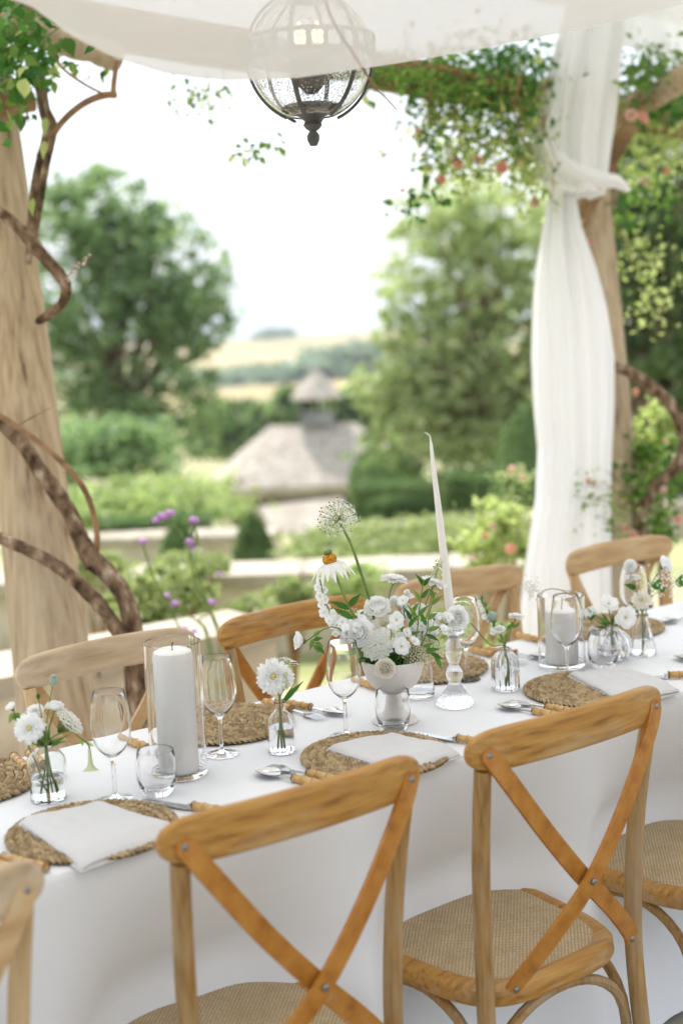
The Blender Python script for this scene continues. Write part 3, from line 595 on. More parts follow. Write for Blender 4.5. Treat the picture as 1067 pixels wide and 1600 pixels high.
g.tube(gp, [.045, .042, .038, .033, .026, .024, .025, .027], 16, .32, sub=8); fibres(gp, [.045, .042, .038, .033, .026, .024, .025, .027], g.build('trunk', 'bark', vl, org), org)
branch(vl, org, [(150, 882, 34, 3.98), (128, 846, 26, 3.99), (108, 800, 25, 4.0), (70, 745, 23, 4.02), (30, 688, 21, 4.04), (-20, 640, 20, 4.06)], .32)
branch(vl, org, [(212, 1040, 20, 3.94), (188, 990, 22, 3.93), (150, 938, 22, 3.93), (95, 888, 20, 3.95), (45, 860, 18, 3.97), (-20, 832, 16, 4.0)], .30)
branch(vl, org, [(148, 880, 10, 3.97), (152, 835, 9, 3.96), (140, 782, 9, 3.95), (116, 742, 9, 3.95), (60, 690, 9, 3.97), (-20, 636, 9, 4.0)], .12, 'twig')
branch(vl, org, [(-20, 318, 18, 3.98), (22, 348, 18, 3.97), (58, 388, 19, 3.97), (92, 428, 20, 3.97), (104, 452, 16, 3.98), (94, 478, 15, 4.02), (62, 502, 14, 4.1)], .25)
branch(vl, org, [(44, 412, 10, 4.12), (50, 372, 14, 4.1), (52, 330, 15, 4.08), (60, 270, 15, 4.06), (74, 205, 13, 4.05), (66, 168, 12, 4.05), (58, 120, 10, 4.05)], .2)
branch(vl, org, [(52, 392, 8, 4.05), (62, 330, 9, 4.04), (72, 262, 11, 4.03), (84, 200, 12, 4.03), (74, 168, 9, 4.03), (68, 120, 8, 4.03)], .2)
branch(vl, org, [(82, 212, 11, 4.03), (100, 188, 10, 4.0), (128, 164, 10, 3.98), (158, 150, 11, 3.97), (182, 148, 10, 3.96)], .12, 'twig')
branch(vl, org, [(177, 152, 9, 3.96), (179, 125, 8.5, 3.97), (183, 96, 8, 3.98)], .1, 'twig')
branch(vl, org, [(80, 82, 4, 3.85), (100, 108, 4, 3.87), (130, 130, 4, 3.9), (160, 146, 4, 3.95)], .1, 'twig')
branch(vl, org, [(-5, 5, 4, 3.7), (15, 22, 4, 3.72), (38, 36, 3.5, 3.75), (40, 60, 3, 3.78), (30, 78, 3, 3.8)], .1, 'stem')
branch(vl, org, [(110, 30, 2.5, 3.5), (90, 45, 2.5, 3.6), (70, 60, 2.5, 3.7)], .1, 'stem')
branch(vl, org, [(43, 168, 2, 3.9), (46, 195, 2, 3.9), (54, 222, 1.5, 3.9), (58, 250, 1, 3.9)], .1, 'twig', 5)
branch(vl, org, [(200, 105, 1.8, 4.1), (206, 130, 1.8, 4.1), (209, 158, 1.5, 4.1)], .1, 'twig', 5)
branch(vl, org, [(278, 178, 1.5, 4.3), (270, 205, 1.5, 4.3), (240, 230, 1.5, 4.3), (216, 252, 1.3, 4.3), (211, 276, 1, 4.3)], .1, 'twig', 5)
branch(vl, org, [(30, 664, 2.5, 3.93), (55, 650, 2.5, 3.9), (80, 637, 1.5, 3.88)], .2, 'twig', 5)
branch(vl, org, [(103, 438, 2.5, 3.96), (118, 420, 2.5, 3.95), (135, 405, 1.5, 3.94)], .1, 'twig', 5)
V, F = leaves(np.array([pt(104+i*.8+random.uniform(-3, 3), 437-i*.85+random.uniform(-3, 3), 3.95) for i in range(46)]), .009); npmesh('dry_flower', V-np.array(org), F, 'peach', vl, 'stuff')
for (u, v) in ((70, 232), (72, 196), (52, 322)):
    leaf(vl, org, pt(u, v-12, 3.96), pt(u-3, v+14, 3.94), .011, 'lfy')
# leaf meshes shared by every picked-out vine leaf
leafme = []
for q in range(4):
    g = G(); bend = (.05, .2, .35, -.1)[q]; wd = (.34, .30, .38, .28)[q]
    g.grid(lambda i, j: ((j*2-1)*wd*math.sin(PI*min(.98, i**.8+.02)), i, abs(j*2-1)*.14*math.sin(PI*i)-bend*i*i), 6, 2)
    me = bpy.data.meshes.new('leaf'); me.from_pydata(g.v, [], g.f); me.polygons.foreach_set('use_smooth', [True]*len(me.polygons)); leafme.append(me)
def vleaf(parent, org, P, size, down=.6, mat='lf'):
    me = leafme[random.randrange(4)]
    key = me.name.split('.')[0]
    d = Vector((random.uniform(-1, 1), random.uniform(-1, 1), random.uniform(-1.2, .5)-down*.3)).normalized(); n = Vector((random.uniform(-.6, .6), random.uniform(-1, .2), random.uniform(.1, 1)))
    n = (n-d*n.dot(d)).normalized(); x = d.cross(n)
    o = obj('leaf', lmes[mat][leafme.index(me)], parent)
    T = Matrix(((x.x, d.x, n.x, P[0]-org[0]), (x.y, d.y, n.y, P[1]-org[1]), (x.z, d.z, n.z, P[2]-org[2]), (0, 0, 0, 1)))
    o.matrix_local = T @ Matrix.Scale(size, 4); return o
lmes = {}
for mt in ('lf', 'lfd', 'lfy'):
    lmes[mt] = []
    for me in leafme:
        m2 = me.copy(); m2.name = 'leaf'; m2.materials.append(M[mt]); lmes[mt].append(m2)
def cluster(parent, org, spec, single=True):
    """spec: (u, v, spread u, spread v, count, leaf px, depth, material)"""
    for (u, v, su, sv, n, px, d, mt) in spec:
        if single:
            for _ in range(n):
                dd = d+random.gauss(0, .06); vleaf(parent, org, pt(random.gauss(u, su), random.gauss(v, sv), dd), px*dd/FPX*random.uniform(.7, 1.25), mat=mt if random.random() < .8 else random.choice(['lf', 'lfd', 'lfy']))
        else:
            C = np.array([pt(random.gauss(u, su), random.gauss(v, sv), d+random.gauss(0, .12)) for _ in range(n)]); V, F = leaves(C, px*d/FPX, asp=.6); npmesh('foliage', V-np.array(org), F, mt, parent, 'stuff')
random.seed(11)
cluster(vl, org, [(30, 60, 22, 30, 26, 26, 3.75, 'lf'), (50, 105, 24, 24, 26, 26, 3.8, 'lfd'), (20, 145, 18, 22, 20, 26, 3.8, 'lf'), (12, 20, 14, 14, 10, 26, 3.6, 'lfd'), (118, 18, 7, 14, 6, 24, 3.4, 'lfd'), (152, 58, 4, 14, 5, 24, 3.4, 'lfd'), (95, 100, 14, 8, 7, 20, 3.9, 'lf'), (110, 122, 8, 8, 4, 18, 3.95, 'lf'), (160, 110, 8, 8, 6, 14, 4.2, 'lf'), (66, 20, 10, 8, 4, 26, 3.5, 'lf')])
cluster(vl, org, [(28, 85, 32, 45, 420, 20, 3.95, 'lfd'), (85, 112, 10, 8, 40, 10, 4.4, 'lfy')], False)
# ------------------------------------------------------------------ climbing roses on the beam to the right
vr = empty('climbing_rose', (br_.x+.12, br_.y-.05, 0), 'leafy climbing rose hanging from the beam with coral blooms', 'climbing rose'); org = vr.location.copy()
g = G(); R0 = [Vector((org.x, org.y, -.01)), pt(1000, 820, 5.5), pt(1062, 720, 5.45), pt(1066, 670, 5.45), pt(1036, 622, 5.45), pt(990, 585, 5.42), pt(945, 560, 5.42), pt(915, 480, 5.75), pt(960, 300, 5.75), pt(930, 190, 5.5), pt(840, 150, 5.25)]
g.tube(R0, [.03, .025, .024, .024, .024, .022, .02, .016, .014, .013, .012], 12, .28, sub=8); g.build('trunk', 'bark', vr, org)
branch(vr, org, [(840, 150, 9, 5.25), (790, 135, 8, 5.1), (740, 120, 8, 4.95), (680, 105, 7, 4.8), (600, 100, 6, 4.7), (480, 95, 5, 4.5), (330, 85, 5, 4.3), (200, 60, 4, 4.1)], .2, 'twig')
branch(vr, org, [(672, 130, 2.5, 4.85), (670, 180, 2.2, 4.8), (668, 240, 2, 4.78), (667, 300, 2, 4.76), (650, 312, 1.5, 4.76), (628, 320, 1.2, 4.76)], .1, 'twig', 6)
branch(vr, org, [(848, 180, 2, 5.1), (850, 220, 2, 5.05), (862, 262, 2, 5.02), (864, 290, 1.5, 5.0), (858, 318, 1.2, 5.0)], .1, 'twig', 6)
branch(vr, org, [(420, 100, 1.3, 4.4), (420, 150, 1.3, 4.4), (419, 200, 1.2, 4.4), (405, 225, 1.5, 4.4)], .1, 'twig', 5)
branch(vr, org, [(955, 345, 3, 5.6), (970, 365, 3, 5.6), (985, 395, 2.5, 5.6), (990, 420, 2, 5.6)], .1, 'twig', 6)
branch(vr, org, [(1012, 110, 4, 5.2), (1011, 150, 4, 5.2), (1008, 178, 3, 5.2)], .1, 'stem', 6)
cluster(vr, org, [(405, 235, 16, 12, 18, 15, 4.4, 'lf'), (432, 228, 6, 10, 6, 13, 4.4, 'lf'), (385, 248, 8, 8, 8, 14, 4.4, 'lfy'), (320, 155, 24, 18, 26, 13, 4.5, 'lf'), (270, 140, 22, 8, 10, 12, 4.5, 'lf'), (572, 140, 8, 12, 8, 15, 4.7, 'lf'),
                  (640, 318, 18, 14, 20, 17, 4.78, 'lfd'), (680, 305, 10, 12, 12, 17, 4.78, 'lfd'), (690, 250, 14, 14, 12, 17, 4.85, 'lf'), (860, 285, 8, 20, 9, 14, 5.0, 'lf'), (655, 150, 14, 16, 10, 15, 4.9, 'lfd'),
                  (990, 140, 16, 18, 12, 17, 5.2, 'lf'), (1025, 120, 14, 10, 7, 17, 5.15, 'lfd'), (965, 330, 12, 10, 8, 16, 5.55, 'lfd'), (1000, 160, 8, 10, 5, 15, 5.25, 'lf')])
cluster(vr, org, [(700, 125, 42, 30, 700, 14, 5.0, 'lf'), (790, 120, 48, 34, 900, 14, 5.2, 'lfd'), (765, 195, 54, 42, 620, 14, 5.15, 'lf'), (830, 200, 26, 50, 480, 14, 5.25, 'lfy'), (715, 215, 40, 36, 480, 13, 5.05, 'lfy'), (740, 255, 50, 22, 260, 13, 5.1, 'lfy'), (670, 200, 16, 50, 150, 13, 4.95, 'lf'), (825, 265, 14, 34, 170, 13, 5.15, 'lfy'), (610, 112, 46, 14, 330, 12, 4.8, 'lf'), (560, 125, 30, 14, 60, 12, 4.75, 'lf'), (1030, 110, 40, 20, 300, 13, 5.3, 'lf'),
                  (320, 155, 26, 16, 130, 9, 4.6, 'lfy'), (1030, 230, 40, 34, 420, 13, 5.9, 'lfy'), (1000, 290, 45, 30, 300, 12, 6.0, 'lf'), (955, 340, 14, 22, 90, 13, 5.7, 'lf'), (1005, 135, 34, 24, 420, 14, 5.5, 'lf'), (1040, 165, 26, 16, 240, 14, 5.6, 'lfd'), (1000, 400, 30, 30, 130, 12, 5.8, 'lfy'), (1010, 470, 26, 30, 90, 12, 5.8, 'lfy')], False)
for i in range(16):
    u0 = random.uniform(650, 880); l_ = random.uniform(60, 150); d_ = random.uniform(4.85, 5.2); v0 = 95+.12*(u0-650)
    branch(vr, org, [(u0, v0, 2.4, d_), (u0+random.uniform(-14, 14), v0+l_*.5, 2, d_-.03), (u0+random.uniform(-26, 20), v0+l_, 1.2, d_-.05)], .1, 'twig', 5, sub=5)
for (a0, b0, a1, b1, d_) in ((985, 800, 925, 745, 5.2), (985, 800, 895, 775, 5.18), (960, 835, 925, 800, 5.2), (985, 790, 945, 735, 5.25)):
    branch(vr, org, [(a0, b0, 2.5, d_+.15), ((a0+a1)/2+8, (b0+b1)/2-4, 2, d_), (a1, b1, 1.2, d_)], .1, 'twig', 5, sub=5)
cluster(vr, org, [(925, 760, 18, 14, 16, 10, 5.2, 'lf'), (905, 778, 16, 8, 10, 9, 5.18, 'lf')])
cluster(vr, org, [(945, 775, 26, 26, 110, 8, 5.2, 'lav'), (960, 815, 22, 22, 110, 9, 5.25, 'lf')], False)
def rose(parent, org, u, v, px, d, mat):
    g = G(); petals(g, frame(pt(u, v, d), camdir(random.uniform(-.6, .6), random.uniform(-.3, .5), 1)) @ Matrix.Scale(px*.78*d/FPX, 4), RANUN[2:]); return g.build('rose_bloom', mat, parent, org)
for (u, v, p, d, mt) in ((655, 208, 9, 4.9, 'rosep'), (712, 256, 14, 4.95, 'rosep'), (747, 250, 9, 5.0, 'rosep'), (783, 262, 13, 5.0, 'rosep'), (690, 281, 10, 4.85, 'rosep'), (812, 250, 9, 5.1, 'rosep'), (836, 316, 11, 5.2, 'peach'), (1003, 184, 13, 5.2, 'rosep'), (985, 180, 12, 5.2, 'peach'), (1008, 284, 8, 5.8, 'peach'), (1040, 268, 8, 5.8, 'rosep'), (628, 298, 5, 4.78, 'rosep'), (922, 377, 6, 5.45, 'rosep')): rose(vr, org, u, v, p, d, mt)
def put_roses(bush, lst):
    o_ = bush.location.copy()
    for (u, v, p, d, mt) in lst: rose(bush, o_, u, v, p, d, mt)
put_roses(rb, [(797, 857, 10, 6.3, 'rosep'), (770, 822, 7, 6.4, 'peach'), (758, 836, 6, 6.4, 'rosep'), (800, 735, 9, 6.5, 'peach'), (815, 745, 8, 6.5, 'peach'), (740, 870, 5, 6.4, 'peach')])
cluster(rb, rb.location.copy(), [(800, 742, 20, 7, 90, 9, 6.5, 'lav'), (790, 790, 30, 22, 120, 9, 6.5, 'lfy')], False)
put_roses(rb2, [(978, 826, 8, 5.4, 'rosep'), (990, 836, 8, 5.4, 'rosep'), (932, 758, 8, 5.2, 'rosep'), (918, 752, 7, 5.2, 'peach'), (1058, 812, 9, 5.4, 'rosep'), (1036, 765, 7, 5.4, 'peach')])
put_roses(rb3, [(1040, 692, 7, 5.7, 'rosep'), (992, 612, 7, 5.7, 'rosep')])

# ================================================================== FABRICS
def interp(x, X, Y): return float(np.interp(x, X, Y))
edge = [(-160, -40), (40, 20), (110, 72), (180, 108), (250, 127), (330, 133), (420, 130), (560, 108), (720, 83), (885, 50), (970, 22), (1100, -25), (1250, -60)]
ES, EZ = [], []
for (u, v) in edge:
    P = atn(u, v, 1.98); ES.append(P.dot(TV)); EZ.append(P.z)
def canopy(i, j):
    s = -.9+5.6*j; zb = interp(s, ES, EZ); q = i
    wr_ = .012*math.sin(s*9+q*6)+.02*noise.noise(Vector((s*2.2, q*5, 1)))
    if q < .45:
        t = q/.45; n = -1.3+3.28*t; z = zb+(2.68-zb)*(1-t)**1.35-.22*math.sin(PI*t)*.4
    elif q < .62:
        t = (q-.45)/.17; n = 1.98+.06*math.sin(PI*t*.5)+.02*t; z = zb+(2.72-zb)*t**1.15
    else:
        t = (q-.62)/.38; n = 2.06+1.8*t; z = 2.72-.10*math.sin(PI*t)
    return SN(s, n+wr_*(.5 if q < .62 else 0), z+wr_*(.6 if q < .4 or q > .66 else .2))
g = G(); g.grid(canopy, 70, 90)
tag(g.build('fabric_canopy', 'voile'), 'sheer white voile canopy swagged overhead in front of the globe lantern', 'canopy')
def swag(i, j):
    P = atn(955+ i*330, interp(955+i*330, [955, 1000, 1067, 1285], [62, 84, 106, 120]), 3.72); top = P.z+.75
    z = P.z+(top-P.z)*j; return P+NV*(.05*math.sin(PI*j)+.02*math.sin(i*40+j*3))+Vector((0, 0, z-P.z))
g = G(); g.grid(swag, 40, 16); tag(g.build('fabric_swag', 'drape'), 'short bright white swag of fabric right of the knotted drape', 'fabric')
g = G(); g.grid(lambda i, j: SN(-1.4+6.6*j, .0+4.5*i, 2.95-.05*math.sin(PI*((j*5.5) % 1))+.01*noise.noise(Vector((j*20, i*9, 0)))), 40, 80)  # out-of-frame sheet, added to keep direct sun off the table
tag(g.build('added_shade_panel', 'shadecloth'), 'unseen white cloth panel added over the rafters to shade the table', 'canopy')
# knotted drape: folded tube of muslin hanging before the right post
dr = empty('post_drape', (pt(885, 900, 5.3).x, pt(885, 900, 5.3).y, 0), 'long white muslin drape tied round the rose covered post', 'drape'); org = dr.location.copy()
def drapetube(prof, d0, folds, amp, nv=72, nu=60, phase=0, dd=.07):
    V_ = [p[0] for p in prof]; Lx = [p[1] for p in prof]; Rx = [p[2] for p in prof]; g = G()
    def fn(i, j):
        v = V_[0]+(V_[-1]-V_[0])*i; l = interp(v, V_, Lx); r = interp(v, V_, Rx); a = 2*PI*j
        k = d0/FPX; hw = (r-l)/2; x = math.cos(a); y = math.sin(a)
        fo = 1+amp*math.sin(folds*a+phase+i*1.2+.9*math.sin(i*5))+amp*.6*math.sin((folds*2+1)*a+2*i)
        P = pt((l+r)/2+hw*x*(1+.25*(fo-1)), v, d0); return P-CF*(dd*y*fo)
    g.grid(fn, nu, nv); return g
LOW = [(278, 868, 886), (300, 858, 894), (360, 848, 905), (420, 838, 925), (480, 833, 940), (560, 832, 951), (640, 836, 951), (700, 842, 948), (780, 838, 946), (840, 828, 946), (900, 820, 946), (1000, 812, 948), (1150, 806, 950), (1330, 800, 952)]
drapetube(LOW, 5.28, 7, .34, nv=110, nu=80, dd=.085).build('lower_drape', 'drape', dr, org)
UP = [(-60, 890, 975), (20, 884, 968), (60, 873, 967), (110, 858, 962), (180, 844, 956), (230, 838, 950), (270, 842, 946), (305, 868, 942)]
drapetube(UP, 5.12, 6, .32, nv=96, dd=.065).build('upper_drape', 'drape', dr, org)
g = G(); tail = [(846, 222, 30), (872, 255, 66), (905, 272, 62), (938, 280, 52), (962, 284, 42), (983, 298, 10)]
g.tube([pt(u, v, 5.06+.01*i) for i, (u, v, _) in enumerate(tail)], [w_/2*5.08/FPX for _, _, w_ in tail], 20, .18, flat=.5, sub=6, rs=12); g.build('knot_tail', 'drape', dr, org)

# ================================================================== LANTERN
LC = pt(484, 90, 2.86); LR = 98*2.86/FPX
ln = empty('globe_lantern', (LC.x, LC.y, LC.z-.19), 'grey metal globe lantern with seeded glass and lit bulbs hanging over the table', 'lantern'); org = Vector((LC.x, LC.y, LC.z)); ln.location = org
g = G(); pr_ = [(LR*.36*1, -LR*.93)]
pr_ = [(LR*.985*math.cos(t), LR*.985*math.sin(t)) for t in np.linspace(-1.18, 1.18, 30)]; pr_ += [((LR*.985-.003)*math.cos(t), (LR*.985-.003)*math.sin(t)) for t in np.linspace(1.18, -1.18, 30)]; pr_.append(pr_[0])
g.lathe(pr_, 48); g.build('glass_globe', 'seeded', ln)
for q in range(6):
    a = q*PI/3+.25; g = G(); g.tube([((LR*1.03)*math.cos(t)*math.cos(a), (LR*1.03)*math.cos(t)*math.sin(a), LR*1.03*math.sin(t)) for t in np.linspace(-1.15, 1.3, 26)], .0052, 8, flat=.6); g.build('rib', 'iron', ln)
g = G(); g.lathe([(0, -.035-LR), (.006, -.034-LR), (.010, -.026-LR), (.011, -.018-LR), (.006, -.010-LR), (.012, -.006-LR), (.016, .0-LR), (.013, .006-LR), (.022, .014-LR), (.030, .018-LR), (.042, .020-LR), (.050, .024-LR), (.051, .030-LR), (.044, .034-LR), (0, .034-LR)], 40, Matrix.Translation((0, 0, -LR)) @ Matrix.Scale(1.2, 4) @ Matrix.Translation((0, 0, LR-.005)))
g.build('finial', 'iron', ln)
g = G(); zc = .012                                     # pierced gallery band
for z in (-.014, .022): g.lathe([(LR*1.02, zc+z-.004), (LR*1.055, zc+z-.004), (LR*1.055, zc+z+.004), (LR*1.02, zc+z+.004), (LR*1.02, zc+z-.004)], 64)
bd = g.build('gallery_band', 'iron', ln)
for q in range(24):
    a = q*PI/12; g = G(); g.box((LR*1.035, 0, zc+.004), (.004, .009, .036), Matrix.Rotation(a, 4, 'Z')); g.build('gallery_bar', 'iron', bd, smooth=False)
g = G(); g.lathe([(.034, LR*.86), (.045, LR*.9), (.05, LR*.96), (.03, LR*1.1), (.012, LR*1.25), (.006, LR*1.4), (0, LR*1.42)], 32); g.build('cap', 'iron', ln)
g = G(); g.lathe([(0, -.072), (.012, -.07), (.026, -.055), (.040, -.042), (.042, -.034), (.032, -.028), (.014, -.026), (0, -.026)], 24); g.build('socket_plate', 'socket', ln)
for q, (x, y) in enumerate(((-.018, -.01), (.018, -.012), (0, .02))):
    g = G(); g.lathe([(0, -.03), (.011, -.03), (.011, .016), (0, .016)], 14, Matrix.Translation((x, y, 0))); so_ = g.build('candle_sleeve', 'socket', ln)
    g = G(); g.lathe([(.004, .016), (.010, .024), (.0125, .038), (.009, .056), (.003, .068), (0, .07)], 14, Matrix.Translation((x, y, 0))); g.build('bulb', 'bulb' if q < 2 else 'socket', so_)
z = LR*1.4; top = 2.78-LC.z; k_ = 0
while z < top:
    g = G(); T = Matrix.Translation((0, 0, z)) @ Matrix.Rotation(PI/2*(k_ % 2), 4, 'Z'); g.tube([(.007*math.cos(t), 0, .013*math.sin(t)) for t in np.linspace(0, 2*PI, 13)], .0018, 6, cap=False, T=T); g.build('chain_link', 'iron', ln); z += .021; k_ += 1
tw = empty('twig', pt(503, -6, 2.3), 'thin bare brown twig hanging slantwise before the globe lantern', 'twig'); o_ = tw.location.copy()
branch(tw, o_, [(498, -40, 5, 2.3), (512, 12, 5, 2.31), (526, 44, 5, 2.32), (548, 78, 5, 2.34), (566, 106, 4.5, 2.36)], .2, 'twig', 8, 'stalk')
branch(tw, o_, [(566, 106, 4, 2.36), (586, 136, 3, 2.37), (602, 152, 2.5, 2.38), (620, 172, 2.2, 2.39)], .2, 'twig', 6, 'tip')

# ================================================================== TABLE, CLOTH
NE, FE = 1.973, 2.597
S0, S1 = -.6, 4.6
tb = empty('dining_table', SN((S0+S1)/2, (NE+FE)/2, 0), 'long narrow trestle table hidden under the white cloth', 'table', rz=YAW)
g = G(); g.box((0, 0, TZ-.023), (S1-S0-.04, FE-NE-.03, .03)); g.build('tabletop', 'tanv', tb, smooth=False)
for sx in (-2.2, -.75, .75, 2.2):
    for yy in (-.16, .16):
        g = G(); g.tube([(sx, yy, 0), (sx, yy*.6, TZ-.04)], .02, 8); g.build('leg', 'tanv', tb)
CH_NEAR = [.56, 1.20, 1.80, 2.40, 3.0]; CH_FAR = [1.46, 1.98, 2.555, 3.20, 3.80]
def cloth(i, j):
    s = S0+(S1-S0)*j; prof = [(NE, .02), (NE, TZ-.012), (NE+.004, TZ-.003), (NE+.016, TZ), (FE-.016, TZ), (FE-.004, TZ-.003), (FE, TZ-.012), (FE, .02)]
    bounds = [0, .34, .36, .38, .62, .64, .66, 1.0]; k = max(x for x in range(7) if bounds[x] <= i+1e-9) if i < 1 else 6
    t = (i-bounds[k])/(bounds[k+1]-bounds[k]); n = prof[k][0]+(prof[k+1][0]-prof[k][0])*t; z = prof[k][1]+(prof[k+1][1]-prof[k][1])*t
    drop = max(0, (TZ-.02-z)); side = -1 if i < .5 else 1
    if drop > 0:
        press = max([math.exp(-((s-c)/.23)**4) for c in (CH_NEAR if side < 0 else CH_FAR)])
        ins = .15*press*min(1, drop/.27)**1.3*(1-.55*max(0, (drop-.36)/.38)) - .07*max(0, (drop-.3)/.44)
        fold = .018*math.sin(s*10+2.2*math.sin(s*2.3))*min(1, drop/.45) + .005*math.sin(s*27+3*math.sin(s*5))*min(1, drop/.5) + .03*noise.noise(Vector((s*2.5, drop*2, side)))*min(1, drop/.3)
        n += -side*ins+side*fold
    else: z += .0012*noise.noise(Vector((s*3, n*6, 0)))+.0010*math.exp(-((s-1.47-.3*(n-2.2))/.006)**2)+.0008*math.exp(-((n-2.27)/.005)**2)
    return SN(s, n, z)
ib = list(np.linspace(0, .34, 22))+[.346, .352, .36, .368, .374, .38]+list(np.linspace(.39, .61, 26))+[.62, .626, .632, .64, .648, .654, .66]+list(np.linspace(.67, 1, 20))
g = G(); nb = len(ib)-1; g.grid(lambda i, j: cloth(ib[round(i*nb)], j), nb, 300)
tc_ = tag(g.build('tablecloth', 'cloth'), 'smooth white tablecloth falling to the ground over the long table', 'tablecloth')
TT = TZ+.0015
# ================================================================== CHAIRS
def make_chair(label, rail, up, slat, group=None):
    r = empty('cross_back_chair', (0, 0, 0), label, 'chair', group)
    for sg in (-1, 1):
        g = G(); g.tube([(sg*.205, -.245, 0), (sg*.198, -.215, .25), (sg*.195, -.205, .42), (sg*.202, -.212, .64), (sg*.213, -.236, .825)], [.0145, .016, .016, .0155, .0145], 12, sub=5, flat=1.15); g.build('rear_post', up, r)
        g = G(); g.tube([(sg*.188, .165, 0), (sg*.182, .150, .375)], [.0135, .017], 12); g.build('front_leg', up, r)
        g = G(); g.tube([(sg*.19, -.19+.17*(1-math.cos(t)), .155+.195*abs(math.sin(t))**.65) for t in np.linspace(0, PI, 18)], .0105, 8); g.build('arch_brace', up, r)
    for y in (-.198, .148):
        g = G(); g.tube([(.182*math.cos(t), y, .155+.195*abs(math.sin(t))**.65) for t in np.linspace(0, PI, 20)], .0105, 8); g.build('arch_brace', up, r)
    g = G(); n = 40; prof = []
    def railpt(i, j):
        x = math.sin((i-.5)*PI); e = min(1, (1-abs(x)**10))**.5 if abs(x) < 1 else 0; e = max(e, .02); X = x*.247; y = -.262+.030*x*x; hz = .0375*e; ty = .0125*(.35+.65*e); a = 2*PI*j; c_, s_ = math.cos(a), math.sin(a)
        return (X, y+ty*math.copysign(abs(c_)**.5, c_), .856+.004*math.cos(x*1.5)+hz*math.copysign(abs(s_)**.42, s_))
    g.grid(railpt, 60, 24); g.add([railpt(0, j/24) for j in range(24)], [tuple(range(24))]); g.add([railpt(1, j/24) for j in range(24)], [tuple(range(23, -1, -1))]); rl = g.build('top_rail', rail, r)
    for sg in (-1, 1):
        g = G(); P = [Vector((sg*.218, -.2485, .862)), Vector((sg*.185, -.262, .812)), Vector((sg*.095, -.272-.004*sg, .69)), Vector((.0*sg, -.272-.009*sg, .580)), Vector((-sg*.085, -.260-.004*sg, .492)), Vector((-sg*.142, -.242, .428)), Vector((-sg*.158, -.232, .404))]
        Q, _ = spline(P, [0]*7, 6); hw, th = .0165, .0042; rows = []
        for i, p in enumerate(Q):
            d = (Q[min(i+1, len(Q)-1)]-Q[max(i-1, 0)]).normalized(); s = Vector((d.z, 0, -d.x)).normalized(); yv = d.cross(s).normalized(); q = min(i, len(Q)-1-i); ww = hw*(.55 if q == 0 else .9 if q == 1 else 1)
            rows.append([p+s*ww-yv*th, p+s*ww+yv*th, p-s*ww+yv*th, p-s*ww-yv*th])
        m = len(rows); g.add([x for w_ in rows for x in w_], [(i*4+k, i*4+(k+1) % 4, i*4+4+(k+1) % 4, i*4+4+k) for i in range(m-1) for k in range(4)]+[(3, 2, 1, 0), (m*4-4, m*4-3, m*4-2, m*4-1)])
        sl_ = g.build('cross_slat', slat, r, smooth=False)
        for (x, y, z) in ((sg*.213, -.2545, .853), (-sg*.152, -.2405, .409)):
            g = G(); g.ball((x, y, z), (.0062, .004, .0062), 10, 6); g.build('screw', 'screw', sl_)
    g = G(); g.ball((0, -.288, .580), (.0065, .004, .0065), 10, 6); g.build('screw', 'screw', r)
    # seat: bent frame ring and woven panel
    def outline(a, k=0.0):
        c_, s_ = math.cos(a), math.sin(a); e = .52; x = math.copysign(abs(c_)**e, c_); y = math.copysign(abs(s_)**e, s_); wdt = (.212+.018*y)-k; return x*wdt, .002+y*(.215-k)
    g = G(); sec = [(0, 0.356), (-.004, 0.366), (-.002, 0.386), (.006, 0.394), (.022, 0.396), (.030, 0.393), (.030, 0.358)]
    g.grid(lambda i, j: (*outline(2*PI*j, sec[round(i*6)][0]), sec[round(i*6)][1]), 6, 72); g.add([(*outline(2*PI*j/72, sec[k][0]), sec[k][1]) for k in (0, 6) for j in range(72)], [(j, (j+1) % 72, 72+(j+1) % 72, 72+j) for j in range(72)]); g.build('seat_frame', rail, r)
    g = G(); g.grid(lambda i, j: (outline(2*PI*j, .029)[0]*i, .002+(outline(2*PI*j, .029)[1]-.002)*i, .393+.006*(1-i*i)), 8, 72); g.build('rattan_seat', 'rattan', r)
    return r
def near_chair(o, s, rz=0, dn=0): o.location = SN(s, 1.71+.262+dn, 0); o.rotation_euler = (0, 0, YAW+rz)
def far_chair(o, s, rz=0, dn=0): o.location = SN(s, 2.885-.262+dn, 0); o.rotation_euler = (0, 0, YAW+PI+rz); o.scale = (.94, 1, 1)
c1 = make_chair('honey cross back chair nearest the striped napkin setting', 'honey', 'honeyv', 'slat'); near_chair(c1, 1.203)
c1['label'] = 'honey wood cross back chair between the bamboo knife and the pale cut off chair'
c2 = copy_tree(c1); c2['label'] = 'honey wood cross back chair with whole rattan seat in view before the hurricane candle'; near_chair(c2, 1.802)
c3 = copy_tree(c1); c3['label'] = 'cross back chair showing only its rattan seat and arched brace'; near_chair(c3, 2.40, 0, .01)
c0 = make_chair('pale limed cross back chair cut off beside the left cutlery on the near side', 'pale', 'palev', 'tan'); near_chair(c0, .545, -.03, .02)
c0['label'] = 'pale cross back chair of which only one rail end and post show'
f1 = copy_tree(c0); f1['label'] = 'pale limed cross back chair before the old vine trunk'; far_chair(f1, 1.48, .03, -.01)
f2 = copy_tree(c1); f2['label'] = 'honey wood cross back chair across the table behind the flower bowl'; far_chair(f2, 1.995, .04, -.02)
f3 = make_chair('tan cross back chair between the taper candle and the white drape', 'tan', 'tanv', 'tan'); far_chair(f3, 2.555)
f4 = copy_tree(f3); f4['label'] = 'tan cross back chair standing before the foot of the white drape'; far_chair(f4, 3.20)
f5 = copy_tree(f3); f5['label'] = 'tan cross back chair at the picture edge past the draped post'; far_chair(f5, 3.80)

